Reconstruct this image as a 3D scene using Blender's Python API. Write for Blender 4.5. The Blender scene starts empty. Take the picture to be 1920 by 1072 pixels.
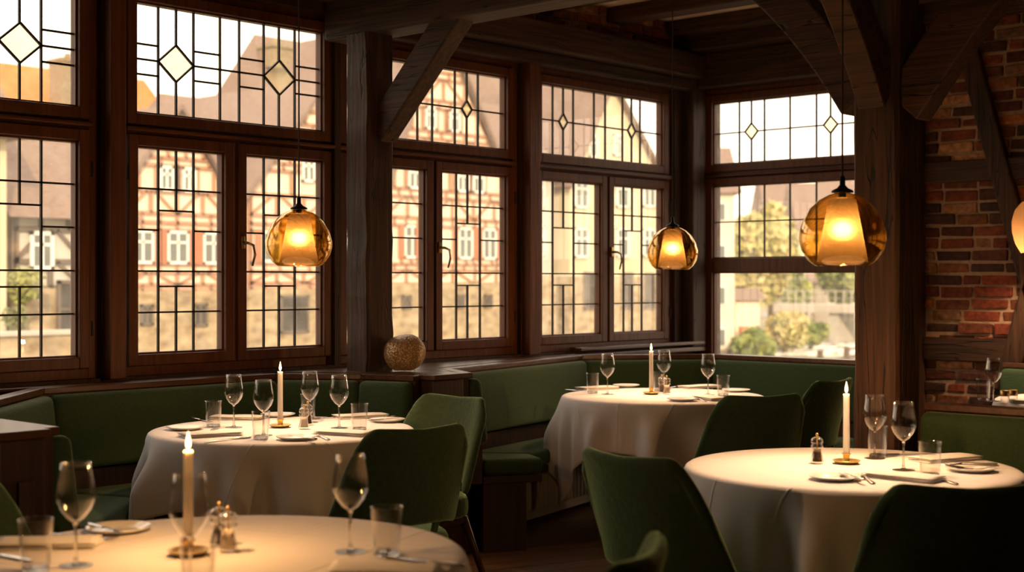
import bpy, bmesh, math, random
from mathutils import Vector, Matrix
random.seed(7)
sc = bpy.context.scene
COL = sc.collection
PI = math.pi
# ------------------------------------------------------------------ camera frame
F = 2600.0; EYE = 1.37; HOR = 527.0; PHI = math.radians(42.5)
CX, SX = math.cos(PHI), math.sin(PHI)
def pd(px, d, z=0.0):
    t = (px-960)/F
    return Vector((d*(CX+t*SX), d*(SX-t*CX), z))
def at(px, py, z):
    return pd(px, (EYE-z)*F/(py-HOR), z)
YA = 5.75; XR = 8.20
def xa(px, Y=YA):                       # pixel column -> x on a plane y = Y
    t = (px-960)/F
    return Y*(CX+t*SX)/(SX-t*CX)
def za(px, py, Y=YA):
    t = (px-960)/F
    return EYE+(HOR-py)*(Y/(SX-t*CX))/F
def yr(px, X=XR):
    t = (px-960)/F
    return X*(SX-t*CX)/(CX+t*SX)
cam = bpy.data.cameras.new('camera'); co = bpy.data.objects.new('camera', cam); COL.objects.link(co)
co.location = (0, 0, EYE); co.rotation_euler = (PI/2, 0, PHI-PI/2)
cam.sensor_width = 36; cam.lens = F/1920*36; cam.shift_y = -9/1920
cam.dof.use_dof = True; cam.dof.focus_distance = 5.9; cam.dof.aperture_fstop = 2.8
cam.clip_end = 1000
sc.camera = co
# ------------------------------------------------------------------ materials
def newmat(name):
    m = bpy.data.materials.new(name); m.use_nodes = True
    nt = m.node_tree; nt.nodes.clear()
    return m, nt, nt.nodes.new('ShaderNodeOutputMaterial')
def N(nt, t, **kw):
    n = nt.nodes.new(t)
    for k, v in kw.items():
        if k in n.inputs: n.inputs[k].default_value = v
        else: setattr(n, k, v)
    return n
def L(nt, a, b): nt.links.new(a, b)
def c4(c): return (c[0], c[1], c[2], 1)
def pbr(name, col, rough=.5, metal=0, noise=None, bump=0, scale=20, sheen=0, spec=.5, sheen_tint=None, stretch=(1,1,1), coords='Object', detail=4):
    m, nt, out = newmat(name)
    b = N(nt, 'ShaderNodeBsdfPrincipled'); L(nt, b.outputs[0], out.inputs[0])
    b.inputs['Base Color'].default_value = c4(col); b.inputs['Roughness'].default_value = rough
    b.inputs['Metallic'].default_value = metal; b.inputs['Specular IOR Level'].default_value = spec
    if sheen:
        b.inputs['Sheen Weight'].default_value = sheen; b.inputs['Sheen Roughness'].default_value = .4
        b.inputs['Sheen Tint'].default_value = c4(sheen_tint or (1,1,1))
    if noise or bump:
        tc = N(nt, 'ShaderNodeTexCoord'); mp = N(nt, 'ShaderNodeMapping'); mp.inputs['Scale'].default_value = stretch
        L(nt, tc.outputs[coords], mp.inputs[0])
        nz = N(nt, 'ShaderNodeTexNoise', Scale=scale, Detail=detail); L(nt, mp.outputs[0], nz.inputs['Vector'])
        if noise:
            r = N(nt, 'ShaderNodeValToRGB'); L(nt, nz.outputs[0], r.inputs[0])
            r.color_ramp.elements[0].position = .32; r.color_ramp.elements[0].color = c4(col)
            r.color_ramp.elements[1].position = .70; r.color_ramp.elements[1].color = c4(noise)
            L(nt, r.outputs[0], b.inputs['Base Color'])
        if bump:
            bp = N(nt, 'ShaderNodeBump', Strength=bump, Distance=.01); L(nt, nz.outputs[0], bp.inputs['Height']); L(nt, bp.outputs[0], b.inputs['Normal'])
    return m
def wood(name, c1, c2, axis, rough=.6, bump=.6, spec=.4):
    st = {'x': (.7, 14, 14), 'y': (14, .7, 14), 'z': (14, 14, .7)}[axis]
    return pbr(name, c1, rough, noise=c2, bump=bump, scale=3.2, stretch=st, spec=spec, detail=8)
OLD1, OLD2 = (.020,.0085,.0036), (.070,.028,.0098)
M = {}
def add_cracks(m, axis):
    nt = m.node_tree; b = [n for n in nt.nodes if n.type == 'BSDF_PRINCIPLED'][0]; src = b.inputs['Base Color'].links[0].from_socket
    tc = N(nt, 'ShaderNodeTexCoord'); mp = N(nt, 'ShaderNodeMapping'); mp.inputs['Scale'].default_value = {'x': (.9,16,16), 'y': (16,.9,16), 'z': (16,16,.9)}[axis]
    L(nt, tc.outputs['Object'], mp.inputs[0]); nz = N(nt, 'ShaderNodeTexNoise', Scale=1.1, Detail=2, Distortion=.6); L(nt, mp.outputs[0], nz.inputs['Vector'])
    s = N(nt, 'ShaderNodeMath', operation='SUBTRACT'); L(nt, nz.outputs[0], s.inputs[0]); s.inputs[1].default_value = .5
    a = N(nt, 'ShaderNodeMath', operation='ABSOLUTE'); L(nt, s.outputs[0], a.inputs[0])
    r = N(nt, 'ShaderNodeMapRange'); L(nt, a.outputs[0], r.inputs[0]); r.inputs[1].default_value = .002; r.inputs[2].default_value = .012; r.inputs[3].default_value = .12; r.inputs[4].default_value = 1
    mx = N(nt, 'ShaderNodeMix', data_type='RGBA', blend_type='MULTIPLY'); mx.inputs[0].default_value = 1; L(nt, src, mx.inputs[6]); L(nt, r.outputs[0], mx.inputs[7]); L(nt, mx.outputs[2], b.inputs['Base Color'])
    old = b.inputs['Normal'].links[0].from_node; bp = N(nt, 'ShaderNodeBump', Strength=.8, Distance=.006); L(nt, r.outputs[0], bp.inputs['Height']); L(nt, old.outputs[0], bp.inputs['Normal']); L(nt, bp.outputs[0], b.inputs['Normal'])
for a in 'xyz':
    M['old_'+a] = wood('old_oak_'+a, OLD1, OLD2, a, .65, .45); add_cracks(M['old_'+a], a)
    M['sash_'+a] = wood('sash_wood_'+a, (.080,.026,.009), (.14,.046,.015), a, .45, .25, .3)
M['ledge'] = wood('ledge_wood', (.060,.026,.013), (.115,.05,.025), 'x', .30, .15)
M['panel'] = wood('panel_wood', (.030,.014,.009), (.06,.028,.016), 'z', .45, .3)
M['chair_leg'] = wood('chair_leg_wood', (.035,.017,.010), (.07,.035,.02), 'z', .4, .2)
M['velvet'] = pbr('green_velvet', (.023,.052,.019), .85, noise=(.034,.073,.027), bump=.25, scale=60, sheen=1.0, sheen_tint=(.55,.8,.35))
M['velvet2'] = pbr('green_wool', (.029,.062,.024), .9, noise=(.039,.081,.032), bump=.25, scale=90, sheen=.35, sheen_tint=(.6,.8,.5))
M['lead'] = pbr('lead', (.035,.028,.022), .55, .6)
M['brass'] = pbr('brass', (.80,.57,.22), .36, .85, bump=.05, scale=12)
M['oldbrass'] = pbr('old_brass', (.45,.32,.14), .35, 1)
M['steel'] = pbr('steel', (.75,.72,.68), .18, 1)
M['black'] = pbr('black_metal', (.015,.013,.012), .4, .8)
M['cord'] = pbr('cord', (.03,.018,.014), .7)
M['china'] = pbr('china', (.82,.80,.76), .12, bump=.03, scale=8)
M['napkin'] = pbr('napkin_linen', (.78,.75,.72), .9, bump=.2, scale=350)
M['wick'] = pbr('wick', (.02,.015,.01), .9)
M['salt'] = pbr('salt', (.80,.70,.62), .8, bump=.6, scale=200)
M['pepper'] = pbr('pepper', (.05,.03,.02), .8, noise=(.16,.1,.06), bump=1, scale=260)
M['plaster'] = pbr('ceiling_plaster', (.78,.66,.52), .9, noise=(.84,.73,.60), bump=.3, scale=6)
M['brownwall'] = pbr('warm_wall_plaster', (.52,.37,.26), .9, noise=(.58,.43,.31), bump=.3, scale=6)
M['radiator'] = pbr('radiator_enamel', (.6,.57,.5), .4)
def wax():
    m, nt, out = newmat('candle_wax')
    b = N(nt, 'ShaderNodeBsdfPrincipled'); L(nt, b.outputs[0], out.inputs[0])
    b.inputs['Base Color'].default_value = (.93,.83,.74,1); b.inputs['Roughness'].default_value = .4
    b.inputs['Subsurface Weight'].default_value = .35; b.inputs['Subsurface Radius'].default_value = (.03,.018,.008)
    b.inputs['Subsurface Scale'].default_value = .6
    return m
M['wax'] = wax()
def emis(name, col, s):
    m, nt, out = newmat(name); e = N(nt, 'ShaderNodeEmission', Color=c4(col), Strength=s); L(nt, e.outputs[0], out.inputs[0]); return m
M['flame'] = emis('flame', (1,.62,.22), 14)
M['bulb'] = emis('bulb', (1,.62,.35), 1600)
def thin_glass(name, tint=(1,1,1), ior=3.0, gloss=(1,1,1), rough=0.0, boost=1.0, base=0.0, milk=0.0):
    m, nt, out = newmat(name)
    tr = N(nt, 'ShaderNodeBsdfTransparent', Color=c4(tint)); gl = N(nt, 'ShaderNodeBsdfGlossy', Color=c4(gloss), Roughness=rough)
    lw = N(nt, 'ShaderNodeLayerWeight', Blend=.5); fr = N(nt, 'ShaderNodeMath', operation='POWER'); L(nt, lw.outputs['Facing'], fr.inputs[0]); fr.inputs[1].default_value = ior
    ma = N(nt, 'ShaderNodeMath', operation='MULTIPLY_ADD', use_clamp=True); L(nt, fr.outputs[0], ma.inputs[0]); ma.inputs[1].default_value = .55*boost; ma.inputs[2].default_value = .02+base
    mx = N(nt, 'ShaderNodeMixShader'); L(nt, ma.outputs[0], mx.inputs[0]); L(nt, tr.outputs[0], mx.inputs[1]); L(nt, gl.outputs[0], mx.inputs[2])
    res = mx
    if milk:
        df = N(nt, 'ShaderNodeBsdfTranslucent', Color=(1,.97,.9,1)); tc = N(nt, 'ShaderNodeTexCoord')
        nz = N(nt, 'ShaderNodeTexNoise', Scale=9, Detail=9); L(nt, tc.outputs['Object'], nz.inputs['Vector'])
        sp = N(nt, 'ShaderNodeTexNoise', Scale=170, Detail=2); L(nt, tc.outputs['Object'], sp.inputs['Vector'])
        r1 = N(nt, 'ShaderNodeMapRange'); L(nt, nz.outputs[0], r1.inputs[0]); r1.inputs[1].default_value=.3; r1.inputs[2].default_value=.75; r1.inputs[3].default_value=milk*.3; r1.inputs[4].default_value=milk*1.5
        r2 = N(nt, 'ShaderNodeMapRange'); L(nt, sp.outputs[0], r2.inputs[0]); r2.inputs[1].default_value=.70; r2.inputs[2].default_value=.80; r2.inputs[3].default_value=0; r2.inputs[4].default_value=.35
        ad = N(nt, 'ShaderNodeMath', operation='ADD', use_clamp=True); L(nt, r1.outputs[0], ad.inputs[0]); L(nt, r2.outputs[0], ad.inputs[1])
        m2 = N(nt, 'ShaderNodeMixShader'); L(nt, ad.outputs[0], m2.inputs[0]); L(nt, mx.outputs[0], m2.inputs[1]); L(nt, df.outputs[0], m2.inputs[2]); res = m2
    L(nt, res.outputs[0], out.inputs[0])
    return m
M['pane'] = thin_glass('window_glass', (.97,.96,.94), 3.2, milk=.05)
M['amberpane'] = thin_glass('yellow_window_glass', (.95,.91,.74), 3.0, milk=.12)
M['glass'] = thin_glass('drinking_glass', (.96,.955,.945), 2.8, boost=1.7, base=.008)
M['glassthick'] = thin_glass('thick_glass', (.95,.94,.92), 2.0, boost=1.7, base=.08)
def solidglass():
    m, nt, out = newmat('solid_glass'); g = N(nt, 'ShaderNodeBsdfGlass', Color=(.97,.96,.94,1), Roughness=0.0, IOR=1.5)
    t = N(nt, 'ShaderNodeBsdfTransparent', Color=(.95,.94,.92,1)); mx = N(nt, 'ShaderNodeMixShader'); mx.inputs[0].default_value = .35
    L(nt, g.outputs[0], mx.inputs[1]); L(nt, t.outputs[0], mx.inputs[2]); L(nt, mx.outputs[0], out.inputs[0]); return m
M['glasssolid'] = solidglass()
M['amberglobe'] = thin_glass('amber_globe_glass', (.96,.79,.46), 2.6, gloss=(1,.86,.62), boost=1.6, base=.02)
def shade():
    m, nt, out = newmat('frosted_amber_shade')
    t = N(nt, 'ShaderNodeBsdfTranslucent', Color=(.0185,.0135,.0092,1)); d = N(nt, 'ShaderNodeBsdfDiffuse', Color=(.04,.03,.02,1))
    mx = N(nt, 'ShaderNodeMixShader', Fac=.9); L(nt, d.outputs[0], mx.inputs[1]); L(nt, t.outputs[0], mx.inputs[2])
    mx.inputs[0].default_value = .5
    rf = N(nt, 'ShaderNodeBsdfRefraction', Color=(.010,.0092,.0075,1), Roughness=.85, IOR=1.35); ad = N(nt, 'ShaderNodeAddShader'); L(nt, mx.outputs[0], ad.inputs[0]); L(nt, rf.outputs[0], ad.inputs[1])
    L(nt, ad.outputs[0], out.inputs[0]); return m
M['shade'] = shade()
def glow():
    m, nt, out = newmat('opal_amber_glass')
    t = N(nt, 'ShaderNodeBsdfTranslucent', Color=(.030,.0155,.006,1)); L(nt, t.outputs[0], out.inputs[0]); return m
M['opal'] = glow()
M['darkpane'] = pbr('unlit_cellar_window', (.05,.045,.04), .9)
def mercury():
    m, nt, out = newmat('gold_mercury_glass')
    b = N(nt, 'ShaderNodeBsdfPrincipled'); L(nt, b.outputs[0], out.inputs[0])
    tc = N(nt, 'ShaderNodeTexCoord'); v = N(nt, 'ShaderNodeTexVoronoi', Scale=115); L(nt, tc.outputs['Object'], v.inputs['Vector'])
    r = N(nt, 'ShaderNodeValToRGB'); L(nt, v.outputs['Distance'], r.inputs[0])
    r.color_ramp.elements[0].position=.2; r.color_ramp.elements[0].color=(1.0,.88,.62,1); r.color_ramp.elements[1].position=.55; r.color_ramp.elements[1].color=(.26,.13,.05,1)
    L(nt, r.outputs[0], b.inputs['Base Color']); b.inputs['Metallic'].default_value=.7; b.inputs['Roughness'].default_value=.3; tl=N(nt,'ShaderNodeBsdfTranslucent',Color=(1,.74,.42,1)); mxx=N(nt,'ShaderNodeMixShader'); mxx.inputs[0].default_value=.4; L(nt,b.outputs[0],mxx.inputs[1]); L(nt,tl.outputs[0],mxx.inputs[2]); L(nt,mxx.outputs[0],out.inputs[0])
    bp = N(nt, 'ShaderNodeBump', Strength=.9, Distance=.004); L(nt, v.outputs['Distance'], bp.inputs['Height']); L(nt, bp.outputs[0], b.inputs['Normal'])
    return m
M['mercury'] = mercury()
def cloth_mat():
    m, nt, out = newmat('white_table_linen')
    b = N(nt, 'ShaderNodeBsdfPrincipled'); L(nt, b.outputs[0], out.inputs[0])
    b.inputs['Base Color'].default_value=(.80,.765,.765,1); b.inputs['Roughness'].default_value=.85; b.inputs['Sheen Weight'].default_value=.15
    tc = N(nt, 'ShaderNodeTexCoord'); sep = N(nt, 'ShaderNodeSeparateXYZ'); L(nt, tc.outputs['UV'], sep.inputs[0])
    prev = None
    for ax, off in (('X',0),('Y',0),('X',.27),('Y',.27),('X',-.27),('Y',-.27)):
        s = N(nt,'ShaderNodeMath',operation='SUBTRACT'); L(nt, sep.outputs[ax], s.inputs[0]); s.inputs[1].default_value=off
        a = N(nt,'ShaderNodeMath',operation='ABSOLUTE'); L(nt, s.outputs[0], a.inputs[0])
        r = N(nt,'ShaderNodeMapRange',interpolation_type='SMOOTHSTEP'); L(nt, a.outputs[0], r.inputs[0]); r.inputs[1].default_value=0; r.inputs[2].default_value=.008; r.inputs[3].default_value=.7; r.inputs[4].default_value=0
        if prev is None: prev = r
        else:
            p = N(nt,'ShaderNodeMath',operation='ADD'); L(nt, prev.outputs[0], p.inputs[0]); L(nt, r.outputs[0], p.inputs[1]); prev = p
    nz = N(nt,'ShaderNodeTexNoise',Scale=5,Detail=3); L(nt, tc.outputs['Object'], nz.inputs['Vector'])
    q = N(nt,'ShaderNodeMath',operation='MULTIPLY_ADD'); L(nt, nz.outputs[0], q.inputs[0]); q.inputs[1].default_value=1.2; L(nt, prev.outputs[0], q.inputs[2])
    bp = N(nt,'ShaderNodeBump',Strength=.55,Distance=.006); L(nt, q.outputs[0], bp.inputs['Height']); L(nt, bp.outputs[0], b.inputs['Normal'])
    return m
M['cloth'] = cloth_mat()
def floor_mat():
    m, nt, out = newmat('floor_planks')
    b = N(nt, 'ShaderNodeBsdfPrincipled'); L(nt, b.outputs[0], out.inputs[0])
    tc = N(nt, 'ShaderNodeTexCoord'); mp = N(nt, 'ShaderNodeMapping'); mp.inputs['Rotation'].default_value=(0,0,math.radians(20)); L(nt, tc.outputs['Object'], mp.inputs[0])
    br = N(nt, 'ShaderNodeTexBrick', Scale=1.0); L(nt, mp.outputs[0], br.inputs['Vector'])
    br.inputs['Color1'].default_value=(.40,.22,.14,1); br.inputs['Color2'].default_value=(.24,.14,.095,1); br.inputs['Mortar'].default_value=(.012,.008,.006,1)
    br.inputs['Mortar Size'].default_value=.004; br.inputs['Brick Width'].default_value=1.3; br.inputs['Row Height'].default_value=.14
    mp2 = N(nt, 'ShaderNodeMapping'); mp2.inputs['Scale'].default_value=(2,30,2); L(nt, mp.outputs[0], mp2.inputs[0])
    nz = N(nt,'ShaderNodeTexNoise',Scale=2,Detail=6); L(nt, mp2.outputs[0], nz.inputs['Vector'])
    mx = N(nt,'ShaderNodeMix',data_type='RGBA',blend_type='MULTIPLY'); mx.inputs[0].default_value=.7
    L(nt, br.outputs[0], mx.inputs[6]); L(nt, nz.outputs[0], mx.inputs[7]); L(nt, mx.outputs[2], b.inputs['Base Color'])
    b.inputs['Roughness'].default_value=.36
    bp = N(nt,'ShaderNodeBump',Strength=.3,Distance=.004); L(nt, nz.outputs[0], bp.inputs['Height']); L(nt, bp.outputs[0], b.inputs['Normal'])
    return m
M['floor'] = floor_mat()
def brick_mat():
    m, nt, out = newmat('old_brick')
    b = N(nt, 'ShaderNodeBsdfPrincipled'); L(nt, b.outputs[0], out.inputs[0])
    at_ = N(nt, 'ShaderNodeVertexColor', layer_name='Col'); tc = N(nt, 'ShaderNodeTexCoord')
    nz = N(nt,'ShaderNodeTexNoise',Scale=28,Detail=8); L(nt, tc.outputs['Object'], nz.inputs['Vector'])
    r = N(nt,'ShaderNodeValToRGB'); L(nt, nz.outputs[0], r.inputs[0]); r.color_ramp.elements[0].position=.3; r.color_ramp.elements[0].color=(.45,.42,.40,1); r.color_ramp.elements[1].position=.7; r.color_ramp.elements[1].color=(1.25,1.25,1.25,1)
    mx = N(nt,'ShaderNodeMix',data_type='RGBA',blend_type='MULTIPLY'); mx.inputs[0].default_value=1
    L(nt, at_.outputs[0], mx.inputs[6]); L(nt, r.outputs[0], mx.inputs[7]); L(nt, mx.outputs[2], b.inputs['Base Color'])
    b.inputs['Roughness'].default_value=.85
    bp = N(nt,'ShaderNodeBump',Strength=1,Distance=.012); L(nt, nz.outputs[0], bp.inputs['Height']); L(nt, bp.outputs[0], b.inputs['Normal'])
    return m
M['brick'] = brick_mat()
M['mortar'] = pbr('mortar', (.30,.20,.125), .95, noise=(.42,.30,.19), bump=1, scale=30)
# outdoors
M['fplaster'] = pbr('cream_render', (.70,.60,.47), .9, noise=(.78,.68,.55), bump=.2, scale=1.2)
M['yplaster'] = pbr('yellow_render', (.60,.51,.34), .9, noise=(.66,.57,.40), scale=.8)
M['gplaster'] = pbr('grey_render', (.50,.47,.42), .9, noise=(.58,.55,.50), scale=.8)
M['ftimber'] = pbr('red_brown_timber', (.36,.18,.10), .8, noise=(.44,.24,.14), scale=3)
M['dtimber'] = pbr('grey_timber', (.13,.10,.075), .8)
M['shutter'] = pbr('red_shutter', (.42,.15,.07), .7)
M['fwin'] = pbr('white_window_frame', (.80,.80,.76), .5)
M['fglass'] = pbr('house_window_glass', (.13,.15,.14), .15)
M['roof'] = pbr('brown_roof_tiles', (.17,.115,.09), .85, noise=(.25,.17,.13), bump=.5, scale=5, stretch=(1,1,4))
M['oroof'] = pbr('orange_roof_tiles', (.55,.15,.035), .85, noise=(.65,.20,.05), scale=2)
M['sand'] = pbr('sandstone_blocks', (.20,.14,.075), .9, noise=(.48,.38,.23), bump=.5, scale=1.9, stretch=(1,1,1.8))
M['chim'] = pbr('chimney_brick', (.30,.24,.14), .9, noise=(.2,.15,.09), scale=6)
M['leaf_y'] = pbr('autumn_leaves', (.58,.48,.20), .8, noise=(.42,.42,.18), scale=.7)
M['leaf_g'] = pbr('green_leaves', (.20,.27,.07), .8, noise=(.36,.36,.10), scale=.8)
M['leaf_d'] = pbr('dark_leaves', (.13,.17,.07), .8, noise=(.24,.24,.10), scale=.6)
M['bark'] = pbr('bark', (.12,.08,.05), .9)
M['concrete'] = pbr('bridge_concrete', (.42,.38,.32), .9, noise=(.5,.46,.4), scale=2)
M['ground'] = pbr('bank_ground', (.20,.18,.11), .95, noise=(.30,.26,.16), scale=.4)
M['foam'] = pbr('river_foam', (.75,.72,.64), .7, bump=1, scale=2)
M['coral'] = pbr('coral_sunshade', (.75,.22,.12), .7)
def water():
    m, nt, out = newmat('river_water')
    b = N(nt,'ShaderNodeBsdfPrincipled'); L(nt, b.outputs[0], out.inputs[0]); b.inputs['Base Color'].default_value=(.16,.14,.08,1); b.inputs['Roughness'].default_value=.08
    b.inputs['Specular IOR Level'].default_value=1.0
    tc=N(nt,'ShaderNodeTexCoord'); nz=N(nt,'ShaderNodeTexNoise',Scale=.9,Detail=5); L(nt,tc.outputs['Object'],nz.inputs['Vector'])
    bp=N(nt,'ShaderNodeBump',Strength=.5,Distance=.25); L(nt,nz.outputs[0],bp.inputs['Height']); L(nt,bp.outputs[0],b.inputs['Normal'])
    return m
M['water'] = water()
# ------------------------------------------------------------------ mesh helpers
def B(): return bmesh.new()
def box(bm, x0,x1,y0,y1,z0,z1):
    v = [bm.verts.new(p) for p in ((x0,y0,z0),(x1,y0,z0),(x1,y1,z0),(x0,y1,z0),(x0,y0,z1),(x1,y0,z1),(x1,y1,z1),(x0,y1,z1))]
    fs=[]
    for f in ((3,2,1,0),(4,5,6,7),(0,1,5,4),(1,2,6,5),(2,3,7,6),(3,0,4,7)): fs.append(bm.faces.new([v[i] for i in f]))
    return fs
def beam(bm, p0, p1, w, h, up=(0,0,1)):
    p0, p1 = Vector(p0), Vector(p1); d=(p1-p0).normalized(); u=Vector(up)
    s=d.cross(u)
    if s.length<1e-4: s=d.cross(Vector((1,0,0)))
    s.normalize(); u=s.cross(d).normalized()
    v=[]
    for p in (p0,p1):
        for a,b in ((-1,-1),(1,-1),(1,1),(-1,1)): v.append(bm.verts.new(p+s*(a*w/2)+u*(b*h/2)))
    for f in ((0,1,2,3),(7,6,5,4),(0,4,5,1),(1,5,6,2),(2,6,7,3),(3,7,4,0)): bm.faces.new([v[i] for i in f])
def prism(bm, poly, z0, z1):
    a=sum(poly[i][0]*poly[(i+1)%len(poly)][1]-poly[(i+1)%len(poly)][0]*poly[i][1] for i in range(len(poly)))
    if a<0: poly=poly[::-1]
    lo=[bm.verts.new((p[0],p[1],z0)) for p in poly]; hi=[bm.verts.new((p[0],p[1],z1)) for p in poly]
    bm.faces.new(lo[::-1]); bm.faces.new(hi); n=len(poly)
    for i in range(n): bm.faces.new((lo[i],lo[(i+1)%n],hi[(i+1)%n],hi[i]))
def prism_xz(bm, poly, y0, y1):
    lo=[bm.verts.new((p[0],y0,p[1])) for p in poly]; hi=[bm.verts.new((p[0],y1,p[1])) for p in poly]
    bm.faces.new(lo); bm.faces.new(hi[::-1]); n=len(poly)
    for i in range(n): bm.faces.new((lo[i],hi[i],hi[(i+1)%n],lo[(i+1)%n]))
def lathe(bm, prof, seg=32, c=(0,0,0), closed=False):
    rings=[]
    for r,z in prof:
        if r<1e-6: rings.append([bm.verts.new((c[0],c[1],c[2]+z))])
        else: rings.append([bm.verts.new((c[0]+r*math.cos(2*PI*i/seg),c[1]+r*math.sin(2*PI*i/seg),c[2]+z)) for i in range(seg)])
    pr=list(zip(rings,rings[1:]))
    if closed: pr.append((rings[-1],rings[0]))
    for a,b in pr:
        for i in range(seg):
            j=(i+1)%seg
            if len(a)==1 and len(b)==1: continue
            if len(a)==1: bm.faces.new((a[0],b[j],b[i]))
            elif len(b)==1: bm.faces.new((a[i],a[j],b[0]))
            else: bm.faces.new((a[i],a[j],b[j],b[i]))
def tube(bm, pts, r, seg=8, rads=None):
    pts=[Vector(p) for p in pts]; rings=[]
    for k,p in enumerate(pts):
        d=(pts[min(k+1,len(pts)-1)]-pts[max(k-1,0)]).normalized()
        s=d.cross(Vector((0,0,1)));
        if s.length<1e-3: s=Vector((1,0,0))
        s.normalize(); u=s.cross(d); rr=rads[k] if rads else r
        rings.append([bm.verts.new(p+s*math.cos(2*PI*i/seg)*rr+u*math.sin(2*PI*i/seg)*rr) for i in range(seg)])
    for a,b in zip(rings,rings[1:]):
        for i in range(seg): bm.faces.new((a[i],a[(i+1)%seg],b[(i+1)%seg],b[i]))
    bm.faces.new(rings[0][::-1]); bm.faces.new(rings[-1])
def obj(name, bm, mat, parent=None, smooth=False, bevel=0, subsurf=0, solid=0, seg=2):
    bmesh.ops.recalc_face_normals(bm, faces=bm.faces)
    me=bpy.data.meshes.new(name); bm.to_mesh(me); bm.free()
    if smooth:
        me.polygons.foreach_set('use_smooth', [True]*len(me.polygons))
    me.materials.append(M[mat] if isinstance(mat,str) else mat)
    o=bpy.data.objects.new(name, me); COL.objects.link(o)
    if parent: o.parent=parent
    if solid:
        s=o.modifiers.new('thickness','SOLIDIFY'); s.thickness=solid; s.offset=0
    if bevel:
        b=o.modifiers.new('bevel','BEVEL'); b.width=bevel; b.segments=seg; b.limit_method='ANGLE'
    if subsurf:
        s=o.modifiers.new('subdivision','SUBSURF'); s.levels=subsurf; s.render_levels=subsurf
    return o
def tag(o, label=None, cat=None, group=None, kind=None):
    if label: o['label']=label
    if cat: o['category']=cat
    if group: o['group']=group
    if kind: o['kind']=kind
    return o
def thing(name, label=None, cat=None, loc=(0,0,0), rz=0, group=None, kind=None):
    o=bpy.data.objects.new(name,None); COL.objects.link(o); o.location=loc; o.rotation_euler=(0,0,rz); o.empty_display_size=.1
    return tag(o,label,cat,group,kind)
def kids(o): return [c for c in bpy.data.objects if c.parent==o]
def copy_tree(o, parent=None):
    ks = kids(o)
    c=o.copy(); COL.objects.link(c)
    if parent: c.parent=parent
    for k in ks: copy_tree(k,c)
    return c
def struct(name, bm, mat, label=None, **kw):
    o=obj(name,bm,mat,**kw); o['kind']='structure'
    if label: o['label']=label
    return o
class Proto:
    def __init__(s, fn): s.fn=fn; s.first=None
    def __call__(s, loc, rz, label, group=None):
        if s.first is None: o=s.first=s.fn()
        else: o=copy_tree(s.first)
        o.location=loc; o.rotation_euler=(0,0,rz); o['label']=label
        if group: o['group']=group
        return o
SKY_S=3.0; SUN_S=4.0
# ------------------------------------------------------------------ the room
bm=B(); box(bm,-2.6,8.45,-3.1,5.98,-.12,0); struct('floor',bm,'floor','dark wooden plank floor')
bm=B(); box(bm,-2.6,8.45,-3.1,5.98,3.16,3.34); struct('ceiling',bm,'plaster','pale plaster ceiling between dark joists')
bm=B(); box(bm,-2.6,-2.5,-3.1,5.98,0,3.16); struct('wall_left',bm,'brownwall')
bm=B(); box(bm,-2.6,8.45,-3.1,-3.0,0,3.16); struct('wall_back',bm,'brownwall')
IN=.06
cols1=[296.5,330,362.6,412.3,448.3,494.3,522.8,552.4]
U1=[xa(p) for p in cols1]; G1=(xa(248),xa(598.5))
SL1=(xa(250),xa(413.5)); SR1=(xa(453),xa(598.5))
D0=xa(142)-xa(600)
cols3=[1036,1055.7,1074.5,1113.5,1134.6,1167,1184,1200]
U3=[xa(p) for p in cols3]; G3=(xa(1007),xa(1236))
SL3=(xa(1007),xa(1120)); SR3=(xa(1142),xa(1236))
D3=xa(944)-xa(1237)
UR=[yr(p) for p in (1386.4,1409,1433.5,1481.5,1531,1557.4)]; GR=(4.20,yr(1341))
def mapA(u,w,z): return (u,YA+w,z)
def mapR(u,w,z): return (XR+w,u,z)
def mbox(bm,mp,u0,u1,w0,w1,z0,z1):
    a=mp(u0,w0,z0); b=mp(u1,w1,z1)
    box(bm,min(a[0],b[0]),max(a[0],b[0]),min(a[1],b[1]),max(a[1],b[1]),z0,z1)
def ring(bm,mp,u0,u1,z0,z1,t,w0,w1):   # rectangular frame around the opening u0..u1, z0..z1
    mbox(bm,mp,u0-t,u0,w0,w1,z0-t,z1+t); mbox(bm,mp,u1,u1+t,w0,w1,z0-t,z1+t)
    mbox(bm,mp,u0,u1,w0,w1,z0-t,z0); mbox(bm,mp,u0,u1,w0,w1,z1,z1+t)
LW=.0042
def came(bm,mp,u0,z0,u1,z1):
    if abs(u0-u1)<1e-6: mbox(bm,mp,u0-LW,u0+LW,-.006,.007,min(z0,z1),max(z0,z1))
    elif abs(z0-z1)<1e-6: mbox(bm,mp,min(u0,u1),max(u0,u1),-.006,.007,z0-LW,z0+LW)
    else:
        a=Vector(mp(u0,0,z0)); b=Vector(mp(u1,0,z1)); n=Vector(mp(0,1,0))-Vector(mp(0,0,0)); beam(bm,a,b,2*LW,.013,up=n)
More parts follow.
